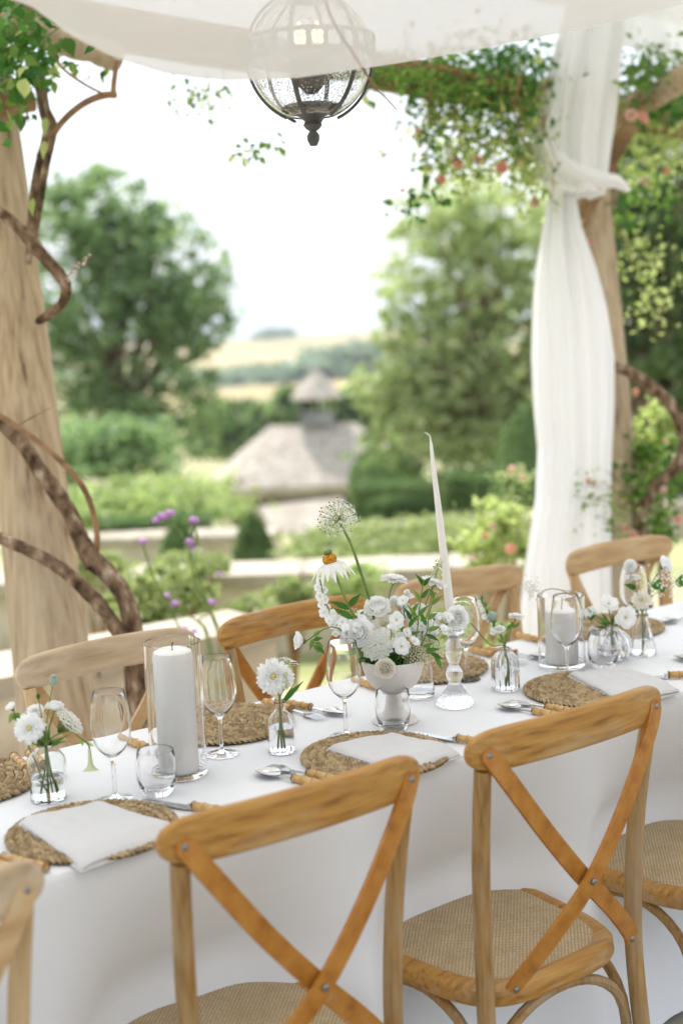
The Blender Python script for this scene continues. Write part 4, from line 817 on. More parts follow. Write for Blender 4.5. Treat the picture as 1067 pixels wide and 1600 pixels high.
# ================================================================== PLACE MATS
DM = .290; ringme = []
def mat_rings():
    out = []; R = DM/2; nr = 9; wd = R/nr
    for q in range(nr):
        r0 = wd*(q+.5); g = G(); cnt = max(5, int(2*PI*r0/.0105))
        for i in range(cnt):
            for lay in (-1, 1):
                a = 2*PI*(i+(.5 if lay > 0 else 0)+random.uniform(-.15, .15))/cnt; ln_ = .0185*random.uniform(.9, 1.1); w_ = .0034*random.uniform(.85, 1.1); th = .0042; tl = lay*.62+random.uniform(-.08, .08)
                c = Vector((r0*math.cos(a), r0*math.sin(a), .0065+.0012*random.random())); tg = Vector((-math.sin(a), math.cos(a), 0)); rd = Vector((math.cos(a), math.sin(a), 0)); d = tg*math.cos(tl)+rd*math.sin(tl); s = rd*math.cos(tl)-tg*math.sin(tl); z = Vector((0, 0, 1))
                c = c-rd*lay*0.0+rd*(lay*wd*.18)
                vs = [c-d*ln_/2-z*.004]
                for f_, hh in ((-.22, 1.0), (.22, .9)): vs += [c+d*ln_*f_+s*w_+z*th*.1, c+d*ln_*f_+z*th*hh, c+d*ln_*f_-s*w_+z*th*.1, c+d*ln_*f_-z*.005]
                vs.append(c+d*ln_/2-z*.004)
                g.add(vs, [(0, 1, 2), (0, 2, 3), (0, 3, 4), (0, 4, 1), (1, 5, 6, 2), (2, 6, 7, 3), (3, 7, 8, 4), (4, 8, 5, 1), (9, 6, 5), (9, 7, 6), (9, 8, 7), (9, 5, 8)])
        out.append(g)
    return out
mat_proto = None
def placemat(P, label):
    global mat_proto
    if mat_proto is None:
        mat_proto = empty('woven_placemat', P, label, 'placemat', 'woven seagrass placemats')
        g = G(); g.lathe([(0, .0005), (DM/2-.004, .0005), (DM/2-.002, .004), (DM/2-.006, .006), (0, .006)], 40); g.build('mat_base', noisy('seagrass_base', [(.3, hexc('40311E')), (.7, hexc('5A472C'))], 80, 4, .8), mat_proto)
        for q, g in enumerate(mat_rings()): g.build('braid_ring', 'braid', mat_proto, smooth=False)
        o = mat_proto
    else: o = copy_tree(mat_proto); o['label'] = label
    o.location = (P.x, P.y, TT); o.rotation_euler = (0, 0, random.random()*6); return o
MAT1, MAT2, MAT3 = at(146, 1303), at(587, 1184), at(920, 1081)
placemat(MAT1, 'round woven seagrass placemat under the napkin beside the rounded bud vase')
placemat(MAT2, 'round woven seagrass placemat under the napkin before the footed bowl')
placemat(MAT3, 'round woven seagrass placemat under the napkin before the short hurricane candle')
placemat(at(-58, 1228), 'round woven seagrass placemat without napkin behind the rounded bud vase')
placemat(at(352, 1135), 'round woven seagrass placemat without napkin behind the plain bottle vase')
placemat(at(667, 1047), 'round woven seagrass placemat without napkin behind the glass candlestick')
placemat(at(950, 983), 'round woven seagrass placemat without napkin behind the conical bud vase')
# ------------------------------------------------------------------ napkins
def napkin(corners, label, h=.012, seed=0):
    """folded square of linen: a soft lower fold and a slightly shifted upper fold, edges rolled down"""
    C = [at(u, v, TT+.014) for u, v in corners]; o_ = sum(C, Vector())/4; o_.z = TT; r = empty('linen_napkin', o_, label, 'napkin'); n = 44
    for lay in range(2):
        def surf(i, j, inner):
            i2 = .5+(i-.5)*(1-.05*lay)+(.012 if lay else 0); j2 = .5+(j-.5)*(1-.03*lay)
            P = C[0]*(1-i2)*(1-j2)+C[1]*(1-i2)*j2+C[2]*i2*j2+C[3]*i2*(1-j2)
            e = min(i, 1-i, j, 1-j)*.2; roll = 1-math.sqrt(max(0, 1-max(0, 1-e/.010)**2))
            wob_ = noise.noise(Vector((i*2.1+seed, j*2.1, seed*1.7)))
            z = .0085+h*.5*(lay+1)+.0055*wob_+.0022*noise.noise(Vector((i*6, j*6+seed, 3)))*(1 if lay else .4)-(.004 if lay else .006)*roll
            z -= .010*max(0, i-.82)/.18+.004*max(0, .1-j)/.1
            P = P+TV*(.004*noise.noise(Vector((j*3, seed, 1))))+NV*(.004*noise.noise(Vector((i*3, seed, 5))))
            return P+Vector((0, 0, TT-P.z+max(.001, z)-(inner and (.0035 if e > .004 else .001))))
        top = [[surf(i/n, j/n, 0) for j in range(n+1)] for i in range(n+1)]; bot = [[surf(i/n, j/n, 1) for j in range(n+1)] for i in range(n+1)]; g = G()
        g.add([p for w_ in top for p in w_]+[p for w_ in bot for p in w_], [(i*(n+1)+j, (i+1)*(n+1)+j, (i+1)*(n+1)+j+1, i*(n+1)+j+1) for i in range(n) for j in range(n)]+[((n+1)**2+i*(n+1)+j, (n+1)**2+i*(n+1)+j+1, (n+1)**2+(i+1)*(n+1)+j+1, (n+1)**2+(i+1)*(n+1)+j) for i in range(n) for j in range(n)])
        rim = [(i, 0) for i in range(n)]+[(n, j) for j in range(n)]+[(n-i, n) for i in range(n)]+[(0, n-j) for j in range(n)]; m = len(rim)
        g.add([top[i][j] for i, j in rim]+[bot[i][j] for i, j in rim], [(k, m+k, m+(k+1) % m, (k+1) % m) for k in range(m)])
        g.build('folded_layer', 'napkin', r, o_)
    return r
napkin([(26, 1284), (152, 1254), (292, 1294), (126, 1350)], 'folded grey linen napkin on the mat beside the rounded bud vase', seed=1, h=.013)
napkin([(506, 1168), (608, 1146), (722, 1172), (622, 1206)], 'folded grey linen napkin on the mat before the footed bowl', seed=4)
napkin([(884, 1054), (962, 1042), (1064, 1074), (972, 1096)], 'folded grey linen napkin on the mat before the short hurricane candle', seed=8, h=.014)
# ================================================================== CUTLERY
def bamboo(r, x0, x1, rad=.0074, zc=.0084):
    g = G(); n = 28; prof = []
    for i in range(n+1):
        t = i/n; b = 1+.22*max(0, 1-abs(((t*4) % 1)-.5)*-0-abs(((t*4+.5) % 1)-.5)*7); prof.append((rad*b*(.55 if i in (0, n) else 1), x0+(x1-x0)*t))
    prof = [(0, x0)]+prof+[(0, x1)]; T = Matrix.Translation((0, 0, zc)) @ Matrix.Rotation(PI/2, 4, 'Y'); g.lathe(prof, 14, T); h = g.build('bamboo_handle', 'bamboo', r)
    for k in range(5):
        x = x0+(x1-x0)*min(.985, max(.015, k/4)); g = G(); g.lathe([(rad*1.1, x-.0013), (rad*1.24, x), (rad*1.1, x+.0013)], 14, T); g.build('bamboo_node', 'node', h)
PROT = {}
def cutlery(kind, P, Q, label, group):
    """P: tip of the handle, Q: tip of the head (both on the table)"""
    d = Q-P; ang = math.atan2(d.y, d.x); L = d.length
    if kind not in PROT:
        r = empty(kind, P, label, kind, group)
        hl = .098 if kind == 'knife' else .098
        bamboo(r, 0, hl)
        g = G()
        if kind == 'spoon':
            g.tube([(hl-.002, 0, .0066), (.115, 0, .006), (.135, 0, .004)], [.003, .0026, .003], 8); g.build('neck', 'steel', r)
            g = G(); g.grid(lambda i, j: (.132+.062*i, (.0205*math.sin(PI*min(.99, i**.8+.01))**.8)*(2*j-1), .0035+.0012+.008*((2*j-1)**2)*math.sin(PI*i)-.004*math.sin(PI*i)+.003), 14, 10); g.grid(lambda i, j: (.132+.062*i, (.0205*math.sin(PI*min(.99, i**.8+.01))**.8)*(1-2*j), .0025+.0012+.008*((2*j-1)**2)*math.sin(PI*i)-.004*math.sin(PI*i)+.003), 14, 10); g.build('bowl', 'steel', r)
        elif kind == 'fork':
            g.tube([(hl-.002, 0, .0066), (.115, 0, .006), (.14, 0, .005)], [.003, .0026, .003], 8); g.build('neck', 'steel', r)
            g = G(); g.grid(lambda i, j: (.138+.022*i, (.003+.0095*math.sin(PI/2*i))*(2*j-1), .005+.002*i), 6, 4); g.grid(lambda i, j: (.138+.022*i, (.003+.0095*math.sin(PI/2*i))*(1-2*j), .0035+.002*i), 6, 4); g.build('fork_head', 'steel', r)
            for k in range(4):
                g = G(); y = -.0105+.007*k; g.tube([(.158, y, .006), (.175, y, .0065), (.198, y*.95, .0045)], [.0018, .0016, .0007], 6, sub=3); g.build('tine', 'steel', r)
        else:
            g.box((hl+.004, 0, .0066), (.01, .008, .008)); g.build('bolster', 'steel', r, smooth=False)
            g = G(); n = 16
            for sg in (1,):
                up = []; lo = []
                for i in range(n+1):
                    t = i/n; x = hl+.008+.105*t; up.append((x, .0085*(1-.35*max(0, t-.6)/.4)-(.008*max(0, (t-.8)/.2)**2))); lo.append((x, -.0085*math.sqrt(max(0.02, 1-max(0, (t-.75)/.25)**2))))
                ol = up+lo[::-1]; m = len(ol); vs = [(x, y, .0045) for x, y in ol]+[(x, y, .0028) for x, y in ol]
                g.add(vs, [tuple(range(m-1, -1, -1)), tuple(range(m, 2*m))]+[(k, (k+1) % m, m+(k+1) % m, m+k) for k in range(m)])
            g.build('blade', 'steel', r, smooth=False)
        PROT[kind] = r
    else: r = copy_tree(PROT[kind]); r['label'] = label; r['group'] = group
    r.location = (P.x, P.y, TT); r.rotation_euler = (0, 0, ang); return r
def cut(kind, hp, tp, label, group='bamboo handled cutlery'): return cutlery(kind, at(*hp, TT+.006), at(*tp, TT+.004), label, group)
cut('spoon', (522, 1232), (412, 1208), 'bamboo handled spoon lying beside the fork before the plain bottle vase')
cut('fork', (545, 1224), (440, 1202), 'bamboo handled fork tucked against the mat before the plain bottle vase')
cut('spoon', (893, 1124), (787, 1104), 'bamboo handled spoon lying beside the fork behind the whole seated chair')
cut('fork', (914, 1117), (806, 1098), 'bamboo handled fork tucked against the mat behind the whole seated chair')
cut('spoon', (36, 1362), (-75, 1338), 'bamboo handled spoon near the cut off pale chair, outer of two')
cut('fork', (74, 1358), (-40, 1332), 'bamboo handled fork against the napkin near the cut off pale chair')
cut('knife', (375, 1273), (262, 1256), 'bamboo handled knife lying by the tumbler at the tall candle')
cut('knife', (782, 1166), (664, 1148), 'bamboo handled knife with pale blade before the footed bowl')
cut('knife', (1112, 1054), (1012, 1058), 'bamboo handled knife by the napkin before the short hurricane')
cut('spoon', (1160, 1045), (1052, 1026), 'spoon whose steel bowl alone reaches in past the conical vase')
cut('knife', (192, 1155), (262, 1182), 'bamboo handled knife across the table behind the single wine glass and tumbler')
cut('spoon', (432, 1097), (500, 1110), 'spoon across the table with its bowl beside the plain bottle vase, outer of two')
cut('fork', (412, 1097), (482, 1118), 'fork across the table on the mat edge behind the plain bottle vase')
cut('knife', (556, 1064), (622, 1088), 'bamboo handled knife across the table behind the footed bowl')
cut('spoon', (752, 1015), (836, 1026), 'spoon across the table with its bowl beside the fluted bottle vase, outer of two')
cut('fork', (730, 1015), (800, 1032), 'fork across the table on the mat edge behind the fluted bottle vase')
cut('knife', (806, 992), (880, 1012), 'bamboo handled knife across the table behind the short hurricane candle')
cut('spoon', (1118, 958), (1020, 975), 'spoon across the table past the conical bud vase')
cut('fork', (22, 1183), (60, 1222), 'fork across the table with handle behind the rounded bud vase')
cut('spoon', (46, 1178), (84, 1215), 'spoon across the table with handle behind the rounded bud vase')
# ================================================================== GLASSWARE
def shell(outer, th, base):
    """closed glass wall: outer profile up, inner back down"""
    inner = [(max(0, r-th), z) for r, z in outer if z >= base]
    return outer+[(outer[-1][0]-th*.5, outer[-1][1]+th*.5)]+inner[::-1]+[(0, inner[0][1] if inner else base)]
WG = [(0, 0), (.032, 0), (.0335, .0012), (.028, .003), (.012, .0055), (.005, .0095), (.0036, .016), (.0033, .04), (.0036, .068), (.0055, .077), (.013, .084), (.0235, .094), (.0315, .108), (.0355, .124), (.0362, .138), (.0348, .156), (.0318, .178), (.0290, .199)]
def wine(u, v, label, k=1.0):
    P = at(u, v, TT); 
    if 'wine' not in PROT:
        r = empty('wine_glass', P, label, 'wine glass', 'stemmed wine glasses')
        inner = [(.0278, .1995), (.0304, .178), (.0335, .156), (.0349, .138), (.0342, .124), (.0302, .108), (.022, .095), (.0115, .086), (.004, .0815), (0, .081)]
        g = G(); g.lathe(WG[9:]+[(.0284, .2)]+inner+[], 40); g.add([], []); 
        g = G(); g.lathe(WG+[(.0284, .2)]+inner, 40); g.build('glass_body', 'glass', r); PROT['wine'] = r
    else: r = copy_tree(PROT['wine']); r['label'] = label
    r.location = P; r.scale = (k, k, k); return r
wine(181, 1250, 'stemmed wine glass beside the rounded bud vase of mixed flowers')
wine(347, 1179, 'stemmed wine glass behind the tall hurricane candle', .98)
wine(541, 1150, 'stemmed wine glass in front of the footed bowl of flowers', .98)
wine(886, 1062, 'stemmed wine glass in front of the short hurricane candle', .98)
wine(990, 1003, 'stemmed wine glass behind the conical bud vase', .98)
wine(729, 1062, 'stemmed wine glass behind the glass candlestick', .95)
TU = [(0, 0), (.022, 0), (.027, .004), (.0325, .016), (.0355, .034), (.0362, .05), (.0350, .068), (.0330, .082)]
TUI = [(.0315, .0824), (.0334, .068), (.0346, .05), (.0338, .034), (.030, .02), (.024, .0135), (.010, .012), (0, .012)]
def tumbler(u, v, label, k=1.0, straight=False):
    P = at(u, v, TT); key = 'tumbler'+str(straight)
    if key not in PROT:
        r = empty('tumbler', P, label, 'tumbler', 'stemless water tumblers'); g = G()
        if straight: g.lathe([(0, 0), (.030, 0), (.0335, .003), (.034, .02), (.032, .05), (.029, .08), (.0282, .0806), (.0274, .08), (.0304, .05), (.0322, .022), (.031, .014), (0, .013)], 40)
        else: g.lathe(TU+[(.0323, .083)]+TUI, 40)
        g.build('glass_body', 'glass', r); PROT[key] = r
    else: r = copy_tree(PROT[key]); r['label'] = label
    r.location = P; r.scale = (k, k, k); return r
tumbler(247, 1241, 'stemless glass tumbler in front of the tall hurricane candle')
tumbler(615, 1140, 'stemless glass tumbler in front of the footed bowl', 1.0)
tumbler(655, 1088, 'straight glass tumbler half hidden behind the footed bowl', 1.0, True)
tumbler(942, 1043, 'stemless glass tumbler in front of the round fluted vase', 1.0)
def hurricane(u, v, R, H, cr, ch, label, lc, shape):
    P = at(u, v, TT); r = empty('hurricane_vase', P, label, 'glass vase'); g = G()
    g.lathe([(0, 0), (R-.004, 0), (R, .004), (R, H), (R-.0015, H+.001), (R-.003, H), (R-.003, .012), (R-.006, .010), (0, .010)], 56); g.build('glass_cylinder', 'glass', r)
    c = empty('pillar_candle', P+Vector((0, 0, .0105)), lc, 'candle'); g = G()
    g.lathe([(0, 0), (cr-.001, 0), (cr, .002), (cr, ch-.014), (cr-.002, ch-.005), (cr-.010, ch-.001), (cr*.45, ch), (.004, ch-.003), (0, ch-.003)], 40, wob=.01); g.build('wax_body', 'wax', c)
    g = G(); g.tube([(0, 0, ch-.004), (.0005, 0, ch+.006), (.002, 0, ch+.012)], .0011, 6); g.build('wick', 'dark', c)
hurricane(281, 1210, .0535, .255, .0375, .232, 'tall clear glass hurricane cylinder beside the wine glasses', 'tall white pillar candle inside the tall hurricane glass', 0)
hurricane(878, 1040, .0555, .170, .038, .128, 'short clear glass hurricane cylinder beside the round fluted vase', 'short white pillar candle inside the short hurricane glass', 0)
# candlestick and taper
P = at(711, 1101, TT); cs = empty('glass_candlestick', P, 'ribbed clear glass candlestick beside the footed bowl', 'candlestick'); k = mpp(P)
def px(r_, z_): return (r_*k, z_*k)
g = G(); g.lathe([(0, 0), px(29, 0), px(30, 2), px(28, 6), px(22, 14), px(14, 26), px(10, 32), px(9, 38), px(12, 44), px(13, 50), px(11, 57), px(8, 62), px(7.5, 66), px(11, 76), px(12.5, 84), px(11.5, 94), px(9, 102), px(7, 108), px(11, 112), px(17, 116), px(19, 122), px(18, 124), px(13, 120), px(8, 119), px(6.5, 112), (0, 111*k)], 72, ribs=24, amp=.10); g.build('glass_body', 'glass', cs)
tp = empty('taper_candle', P+Vector((0, 0, .112*1000*k*.001/.001*0+112*k)), 'tall slim ivory taper candle leaning above the flowers', 'candle'); o_ = P+Vector((0, 0, 112*k)); tp.location = o_
dq = depth(P)
pts = [o_, pt(704, 960, dq), pt(697, 900, dq), pt(690, 840, dq), pt(683, 780, dq), pt(677, 730, dq), pt(673, 692, dq)]
g = G(); g.tube(pts, [7.5*k, 7.3*k, 6.8*k, 6*k, 4.8*k, 3.6*k, 2.2*k], 16, sub=5); g.build('wax_body', 'taper', tp, o_)
g = G(); g.tube([pt(673, 692, dq), pt(671.5, 682, dq), pt(668, 678, dq), pt(662, 675, dq)], [1.6*k, 1.0*k, .7*k, .5*k], 6, sub=4); g.build('wick', 'taper', tp, o_)
# ------------------------------------------------------------------ footed bowl
PB = at(617, 1126, TT); k = mpp(PB); bw = empty('footed_bowl', PB, 'chalky white footed bowl holding the large flower arrangement', 'bowl')
g = G(); g.lathe([(0, 0)]+[px(a, b) for a, b in ((36, 0), (37, 2), (33, 5), (24, 9), (18, 16), (15, 28), (14, 38), (15, 44), (24, 50), (36, 60), (43, 72), (47, 86), (49, 98), (49, 100), (47, 100), (45, 88), (40, 72), (30, 60), (15, 54))]+[(0, 53*k)], 56); g.build('ceramic_body', 'bowl', bw)
DB = depth(PB)-.0
# ------------------------------------------------------------------ bud vases
def vase(u, v, prof, label, mat='glass', ribs=0, amp=0, th=.0018, fill=.5, neck=None, wmat='water'):
    P = at(u, v, TT); k = mpp(P); r = empty('bud_vase', P, label, 'bud vase'); prof = [(a*k, b*k) for a, b in prof]
    outer = [(0, 0)]+prof; n_o = len(outer); inner = [(max(.001, a-th), max(b, .005)) for a, b in prof[1:]][::-1]
    g = G(); pr2 = outer+[(prof[-1][0]-th/2, prof[-1][1]+th*.4)]+inner+[(0, .005)]
    g.lathe(pr2, max(40, ribs*6), ribs=ribs, amp=amp, ribf=lambda i: 1 < i < n_o-2); g.build('glass_body', mat, r)
    H = prof[-1][1]*fill; Z = [b for a, b in prof]; A = [a for a, b in prof]; zz = np.linspace(.0056, H, 8)
    w_ = [(0, .0056)]+[(max(.001, interp(z_, Z, A)*(1-amp*.5)-th-.0004), z_) for z_ in zz]+[(0, H)]
    g = G(); g.lathe(w_, 32); g.build('vase_water', wmat, r); return P
V1 = vase(77, 1248, [(26, 0), (28, 2), (28, 6), (27, 20), (27, 32), (30, 44), (31.5, 54), (29, 66), (22, 76), (14, 81), (12, 85), (13, 88)], 'rounded pale green glass bud vase of mixed flowers', 'greenglass', fill=.42)
V2 = vase(441, 1174, [(20, 0), (21.5, 2), (21.5, 10), (21.5, 46), (20, 54), (15, 61), (9.5, 66), (8.5, 70), (8.5, 78), (10, 80)], 'plain clear glass bottle vase with one large white bloom', fill=.5)
V3 = vase(790, 1077, [(20, 0), (21.5, 2), (21.5, 8), (21.5, 44), (20, 51), (14, 58), (9, 61), (8.5, 64), (10.5, 66)], 'fluted clear glass bottle vase beside the short hurricane', ribs=16, amp=.07, fill=.5)
V4 = vase(956, 1031, [(16, 0), (18, 2), (26, 10), (30, 20), (30, 28), (26, 38), (17, 46), (9, 50), (8, 53), (10, 56)], 'round fluted clear glass vase beside the short hurricane', ribs=18, amp=.07, fill=.4)
V5 = vase(1004, 1022, [(19, 0), (20.5, 2), (20, 6), (16, 28), (11, 46), (8.5, 54), (8, 60), (9.5, 63)], 'conical clear glass bud vase of leafy white sprigs', ribs=8, amp=.04, fill=.4)

# ================================================================== FLOWERS
def stemdown(P, hv=.04, off=(0, 0)): return P+Vector((off[0], off[1], hv))
class FL:
    """one cut stem: thing with stem, bloom and leaves"""
    def __init__(s, name, label, root, cat='flower', group=None): s.r = empty(name, root, label, cat, group); s.o = Vector(root)
    def stem(s, pts, r=.0015, mat='stem'): stemtube(s.r, s.o, [s.o]+list(pts), r, mat); return s
    def twig(s, pts, r=.001, mat='stem', name='side_stem'): stemtube(s.r, s.o, pts, r, mat, name); return s
    def bloom(s, kind, c, r, n, mat='petal'): bloom(s.r, s.o, kind, c, r, n, mat); return s
    def umbel(s, *a, **k): umbel(s.r, s.o, *a, **k); return s
    def leaf(s, *a, **k): leaf(s.r, s.o, *a, **k); return s
def simple(name, label, root, u, v, d, rp, kind, n, mat='petal', group=None, via=None, r=.0015):
    c = pt(u, v, d); nr = camdir(*n); rad = rp*d/FPX; f = FL(name, label, root, group=group)
    mid = via if via is not None else root.lerp(c-nr*rad*.4, .6)+Vector((0, 0, .008)); f.stem([mid, c-nr*rad*.25], r); f.bloom(kind, c, rad, nr, mat); return f
RB = PB+Vector((0, 0, 58*k))
def rb_(dx=0, dy=0): return RB+Vector((dx, dy, 0))
# allium
d = DB-.01; c = pt(524, 793, d); R_ = 32*d/FPX
f = FL('allium', 'tall white allium globe on a long green stem above the bowl', rb_(-.01, 0)); f.stem([pt(578, 942, d), pt(562, 890, d), pt(548, 850, d), pt(530, 815, d)], .0028)
ax = camdir(-.35, 1, .3); g = G(); s_ = G(); dk = G(); hub = pt(529, 812, d)
for i in range(150):
    z_ = 1-1.55*(i+.5)/150; a = i*2.39996; q = math.sqrt(max(0, 1-z_*z_)); dirv = (frame((0, 0, 0), ax) @ Vector((q*math.cos(a), q*math.sin(a), z_))); p = hub+dirv*R_*random.uniform(.82, 1.05)
    s_.tube([hub, p], .0004, 3, cap=False); T = frame(p, dirv, random.random()*6) @ Matrix.Scale(.0052, 4)
    for b in range(6):
        t = b*PI/3; g.add([(0, 0, 0), (.5*math.cos(t-.35), .5*math.sin(t-.35), .1), (1.1*math.cos(t), 1.1*math.sin(t), .3), (.5*math.cos(t+.35), .5*math.sin(t+.35), .1)], [(0, 1, 2, 3)], T)
    if i % 2 == 0: dk.ball((0, 0, .35), .32, 5, 4, T)
s_.build('pedicels', 'lfy', f.r, f.o, kind='stuff'); g.build('florets', 'lace', f.r, f.o, smooth=False, kind='stuff'); dk.build('seed_heads', 'dark', f.r, f.o, kind='stuff')
# coneflower
d = DB-.04; f = FL('coneflower', 'white coneflower with drooping petals and an orange cone', rb_(-.02, -.01)); f.stem([pt(576, 1000, d), pt(546, 950, d), pt(530, 912, d), pt(519, 884, d)], .0026)
c = pt(515, 874, d); ax = camdir(-.28, 1, .15); T = frame(c, ax)
g = G(); g.ball((0, 0, 0), (.0155, .0155, .0135), 16, 10, T); g.build('flower_cone', 'cone', f.r, f.o)
g = G(); g.ball((0, 0, .0155), (.010, .010, .0045), 12, 6, T); g.build('cone_tip', 'stem', f.r, f.o)
for q in range(17):
    a = 2*PI*q/17; L = random.uniform(.044, .054); dp = random.uniform(.65, 1.1); g = G()
    g.grid(lambda i, j: ((.010+L*i*math.cos(dp*i**.5))*math.cos(a)-(.0055*math.sin(PI*min(.96, i*.8+.15)))*(2*j-1)*math.sin(a), (.010+L*i*math.cos(dp*i**.5))*math.sin(a)+(.0055*math.sin(PI*min(.96, i*.8+.15)))*(2*j-1)*math.cos(a), -.006-L*i*math.sin(dp*i**.6)), 6, 2, T); g.build('petal', 'petal', f.r, f.o)
for (b0, t0) in (((545, 948), (562, 928)), ((545, 952), (518, 938)), ((552, 968), (522, 948)), ((556, 972), (566, 955))): f.leaf(pt(*b0, d), pt(*t0, d-.01), .007)
# stock / delphinium spike at the left
d = DB-.03; f = FL('flower_spike', 'loose white spike of small florets leaning out left of the bowl', rb_(-.03, -.01)); f.stem([pt(560, 1000, d), pt(525, 965, d), pt(508, 940, d), pt(500, 905, d)], .0015)
for i, (u, v, rp) in enumerate(((500, 908, 6), (497, 918, 7), (506, 922, 7), (500, 932, 8), (509, 937, 7), (503, 945, 7), (512, 951, 8), (522, 958, 8), (506, 957, 8), (516, 966, 8), (528, 968, 8), (534, 976, 8), (520, 976, 8), (514, 970, 7), (530, 985, 9), (540, 984, 7))): bloom(f.r, f.o, 'open', pt(u, v, d+random.uniform(-.015, .015)), rp*d/FPX, camdir(random.uniform(-.8, .5), random.uniform(-.3, .7), .7))
# main blooms
B = lambda *a, **k: simple(*a, **k)
B('scabious', 'fluffy white scabious seen from the side on a slim upright stem', rb_(0, 0), 615, 905, DB, 23, 'mum', (.1, 1, .1), via=pt(607, 948, DB))
B('scabious', 'fluffy white scabious leaning against the taper candle', rb_(.03, 0), 678, 910, DB+.01, 22, 'mum', (.3, 1, .1), via=pt(660, 960, DB))
B('ranunculus', 'large round white ranunculus at the crown of the bowl', rb_(-.01, 0), 590, 951, DB-.02, 21, 'ranun', (-.1, .75, .6))
B('ranunculus', 'full white ranunculus above the lace flower cluster', rb_(-.02, -.02), 563, 990, DB-.06, 22, 'ranun', (-.4, .3, .9))
B('scabious', 'soft translucent scabious between the two ranunculus blooms', rb_(0, -.01), 600, 975, DB-.03, 20, 'mum', (0, .5, .7), mat='petal2')
B('phlox', 'small four petalled white phlox above the bowl middle', rb_(.01, -.02), 619, 969, DB-.06, 13, 'open', (.1, .2, 1))
B('phlox', 'flat round white phlox facing out above the bowl rim', rb_(.01, -.03), 627, 1010, DB-.08, 14, 'open', (.05, .05, 1))
B('cream_rose', 'cream rose drooping over the front rim of the bowl', rb_(0, -.03), 602, 1044, DB-.085, 17, 'ranun', (-.15, -.1, 1), mat='petal2', via=pt(600, 1020, DB-.07))
f = B('lisianthus', 'lone white lisianthus reaching out left above the wine glass', rb_(-.03, -.01), 474, 1002, DB-.04, 16, 'lisi', (-.9, .1, .35), via=pt(530, 982, DB-.05))
for (u, v, u2, v2) in ((490, 994, 502, 984), (490, 1000, 504, 996), (492, 1004, 506, 1010), (490, 1008, 500, 1020), (496, 1010, 508, 1022), (490, 998, 484, 1016)): f.leaf(pt(u, v, DB-.04), pt(u2, v2, DB-.045), .005, 'lf')
B('carnation', 'frilled white double bloom beside the top of the candlestick', rb_(.04, 0), 713, 966, DB+.03, 19, 'ranun', (.3, .2, .9), via=pt(670, 1000, DB))
B('carnation', 'frilled white bloom tucked behind the green sprigs', rb_(.03, .01), 690, 972, DB+.04, 18, 'mum', (0, .4, .8))
B('carnation', 'small white bloom behind the sprigs at the bowl centre', rb_(.02, .02), 640, 962, DB+.03, 14, 'ranun', (0, .6, .7))
B('carnation', 'half open white bloom low among the right hand leaves', rb_(.03, .02), 655, 985, DB+.03, 15, 'ranun', (.2, .5, .8), mat='petal2')
B('carnation', 'white bloom filling the left shoulder of the arrangement', rb_(-.02, .01), 545, 1000, DB-.03, 15, 'ranun', (-.6, .3, .7))
B('carnation', 'white bloom behind the large round ranunculus', rb_(0, .02), 568, 962, DB+.03, 16, 'mum', (-.3, .7, .5))
B('carnation', 'white bloom at the right shoulder of the arrangement', rb_(.03, -.01), 672, 985, DB-.02, 16, 'mum', (.5, .3, .8))
f = FL('lace_flower', 'flat cluster of tiny white lace florets over the bowl rim', rb_(-.01, -.03)); f.stem([pt(594, 1020, DB-.06)], .0012); f.umbel(pt(590, 1008, DB-.07), 25*DB/FPX, camdir(-.2, .35, .9), 90, .3, back=.3)
f = FL('lace_flower', 'cream beige lace cluster at the right of the bowl rim', rb_(.03, -.02)); f.stem([pt(645, 1024, DB-.05)], .0012); f.umbel(pt(647, 1022, DB-.06), 20*DB/FPX, camdir(.1, .4, .9), 70, .3, 'beige', .06, back=.3)
f = FL('lace_flower', 'pale green lace cluster spilling right of the bowl', rb_(.04, -.01)); f.stem([pt(670, 1015, DB-.03)], .0012); f.umbel(pt(674, 1012, DB-.03), 24*DB/FPX, camdir(.4, .3, .8), 70, .3, 'petalg', .07, back=.4)
f = FL('lace_flower', 'tiny beige waxy florets left of the ranunculus', rb_(-.03, 0)); f.stem([pt(548, 985, DB-.02)], .0012); f.umbel(pt(545, 966, DB-.02), 20*DB/FPX, camdir(-.3, .5, .7), 50, .3, 'beige', .055, back=.8)
f = FL('green_spike', 'pale green feathery spike beside the taper candle', rb_(.03, .01)); f.stem([pt(670, 950, DB+.02), pt(684, 880, DB+.02)], .0012)
g = G()
for i in range(190):
    t = random.random(); a = random.random()*6.3; r_ = (13-8*t)*DB/FPX*random.random()**.5; p = pt(676+10*t, 925-52*t, DB+.02)+CR*(r_*math.cos(a))+CF*(r_*math.sin(a))+CU*random.uniform(-.004, .004); g.ball(p, random.uniform(.0012, .0024), 5, 4)
g.build('spike_buds', 'petalg', f.r, f.o, kind='stuff')
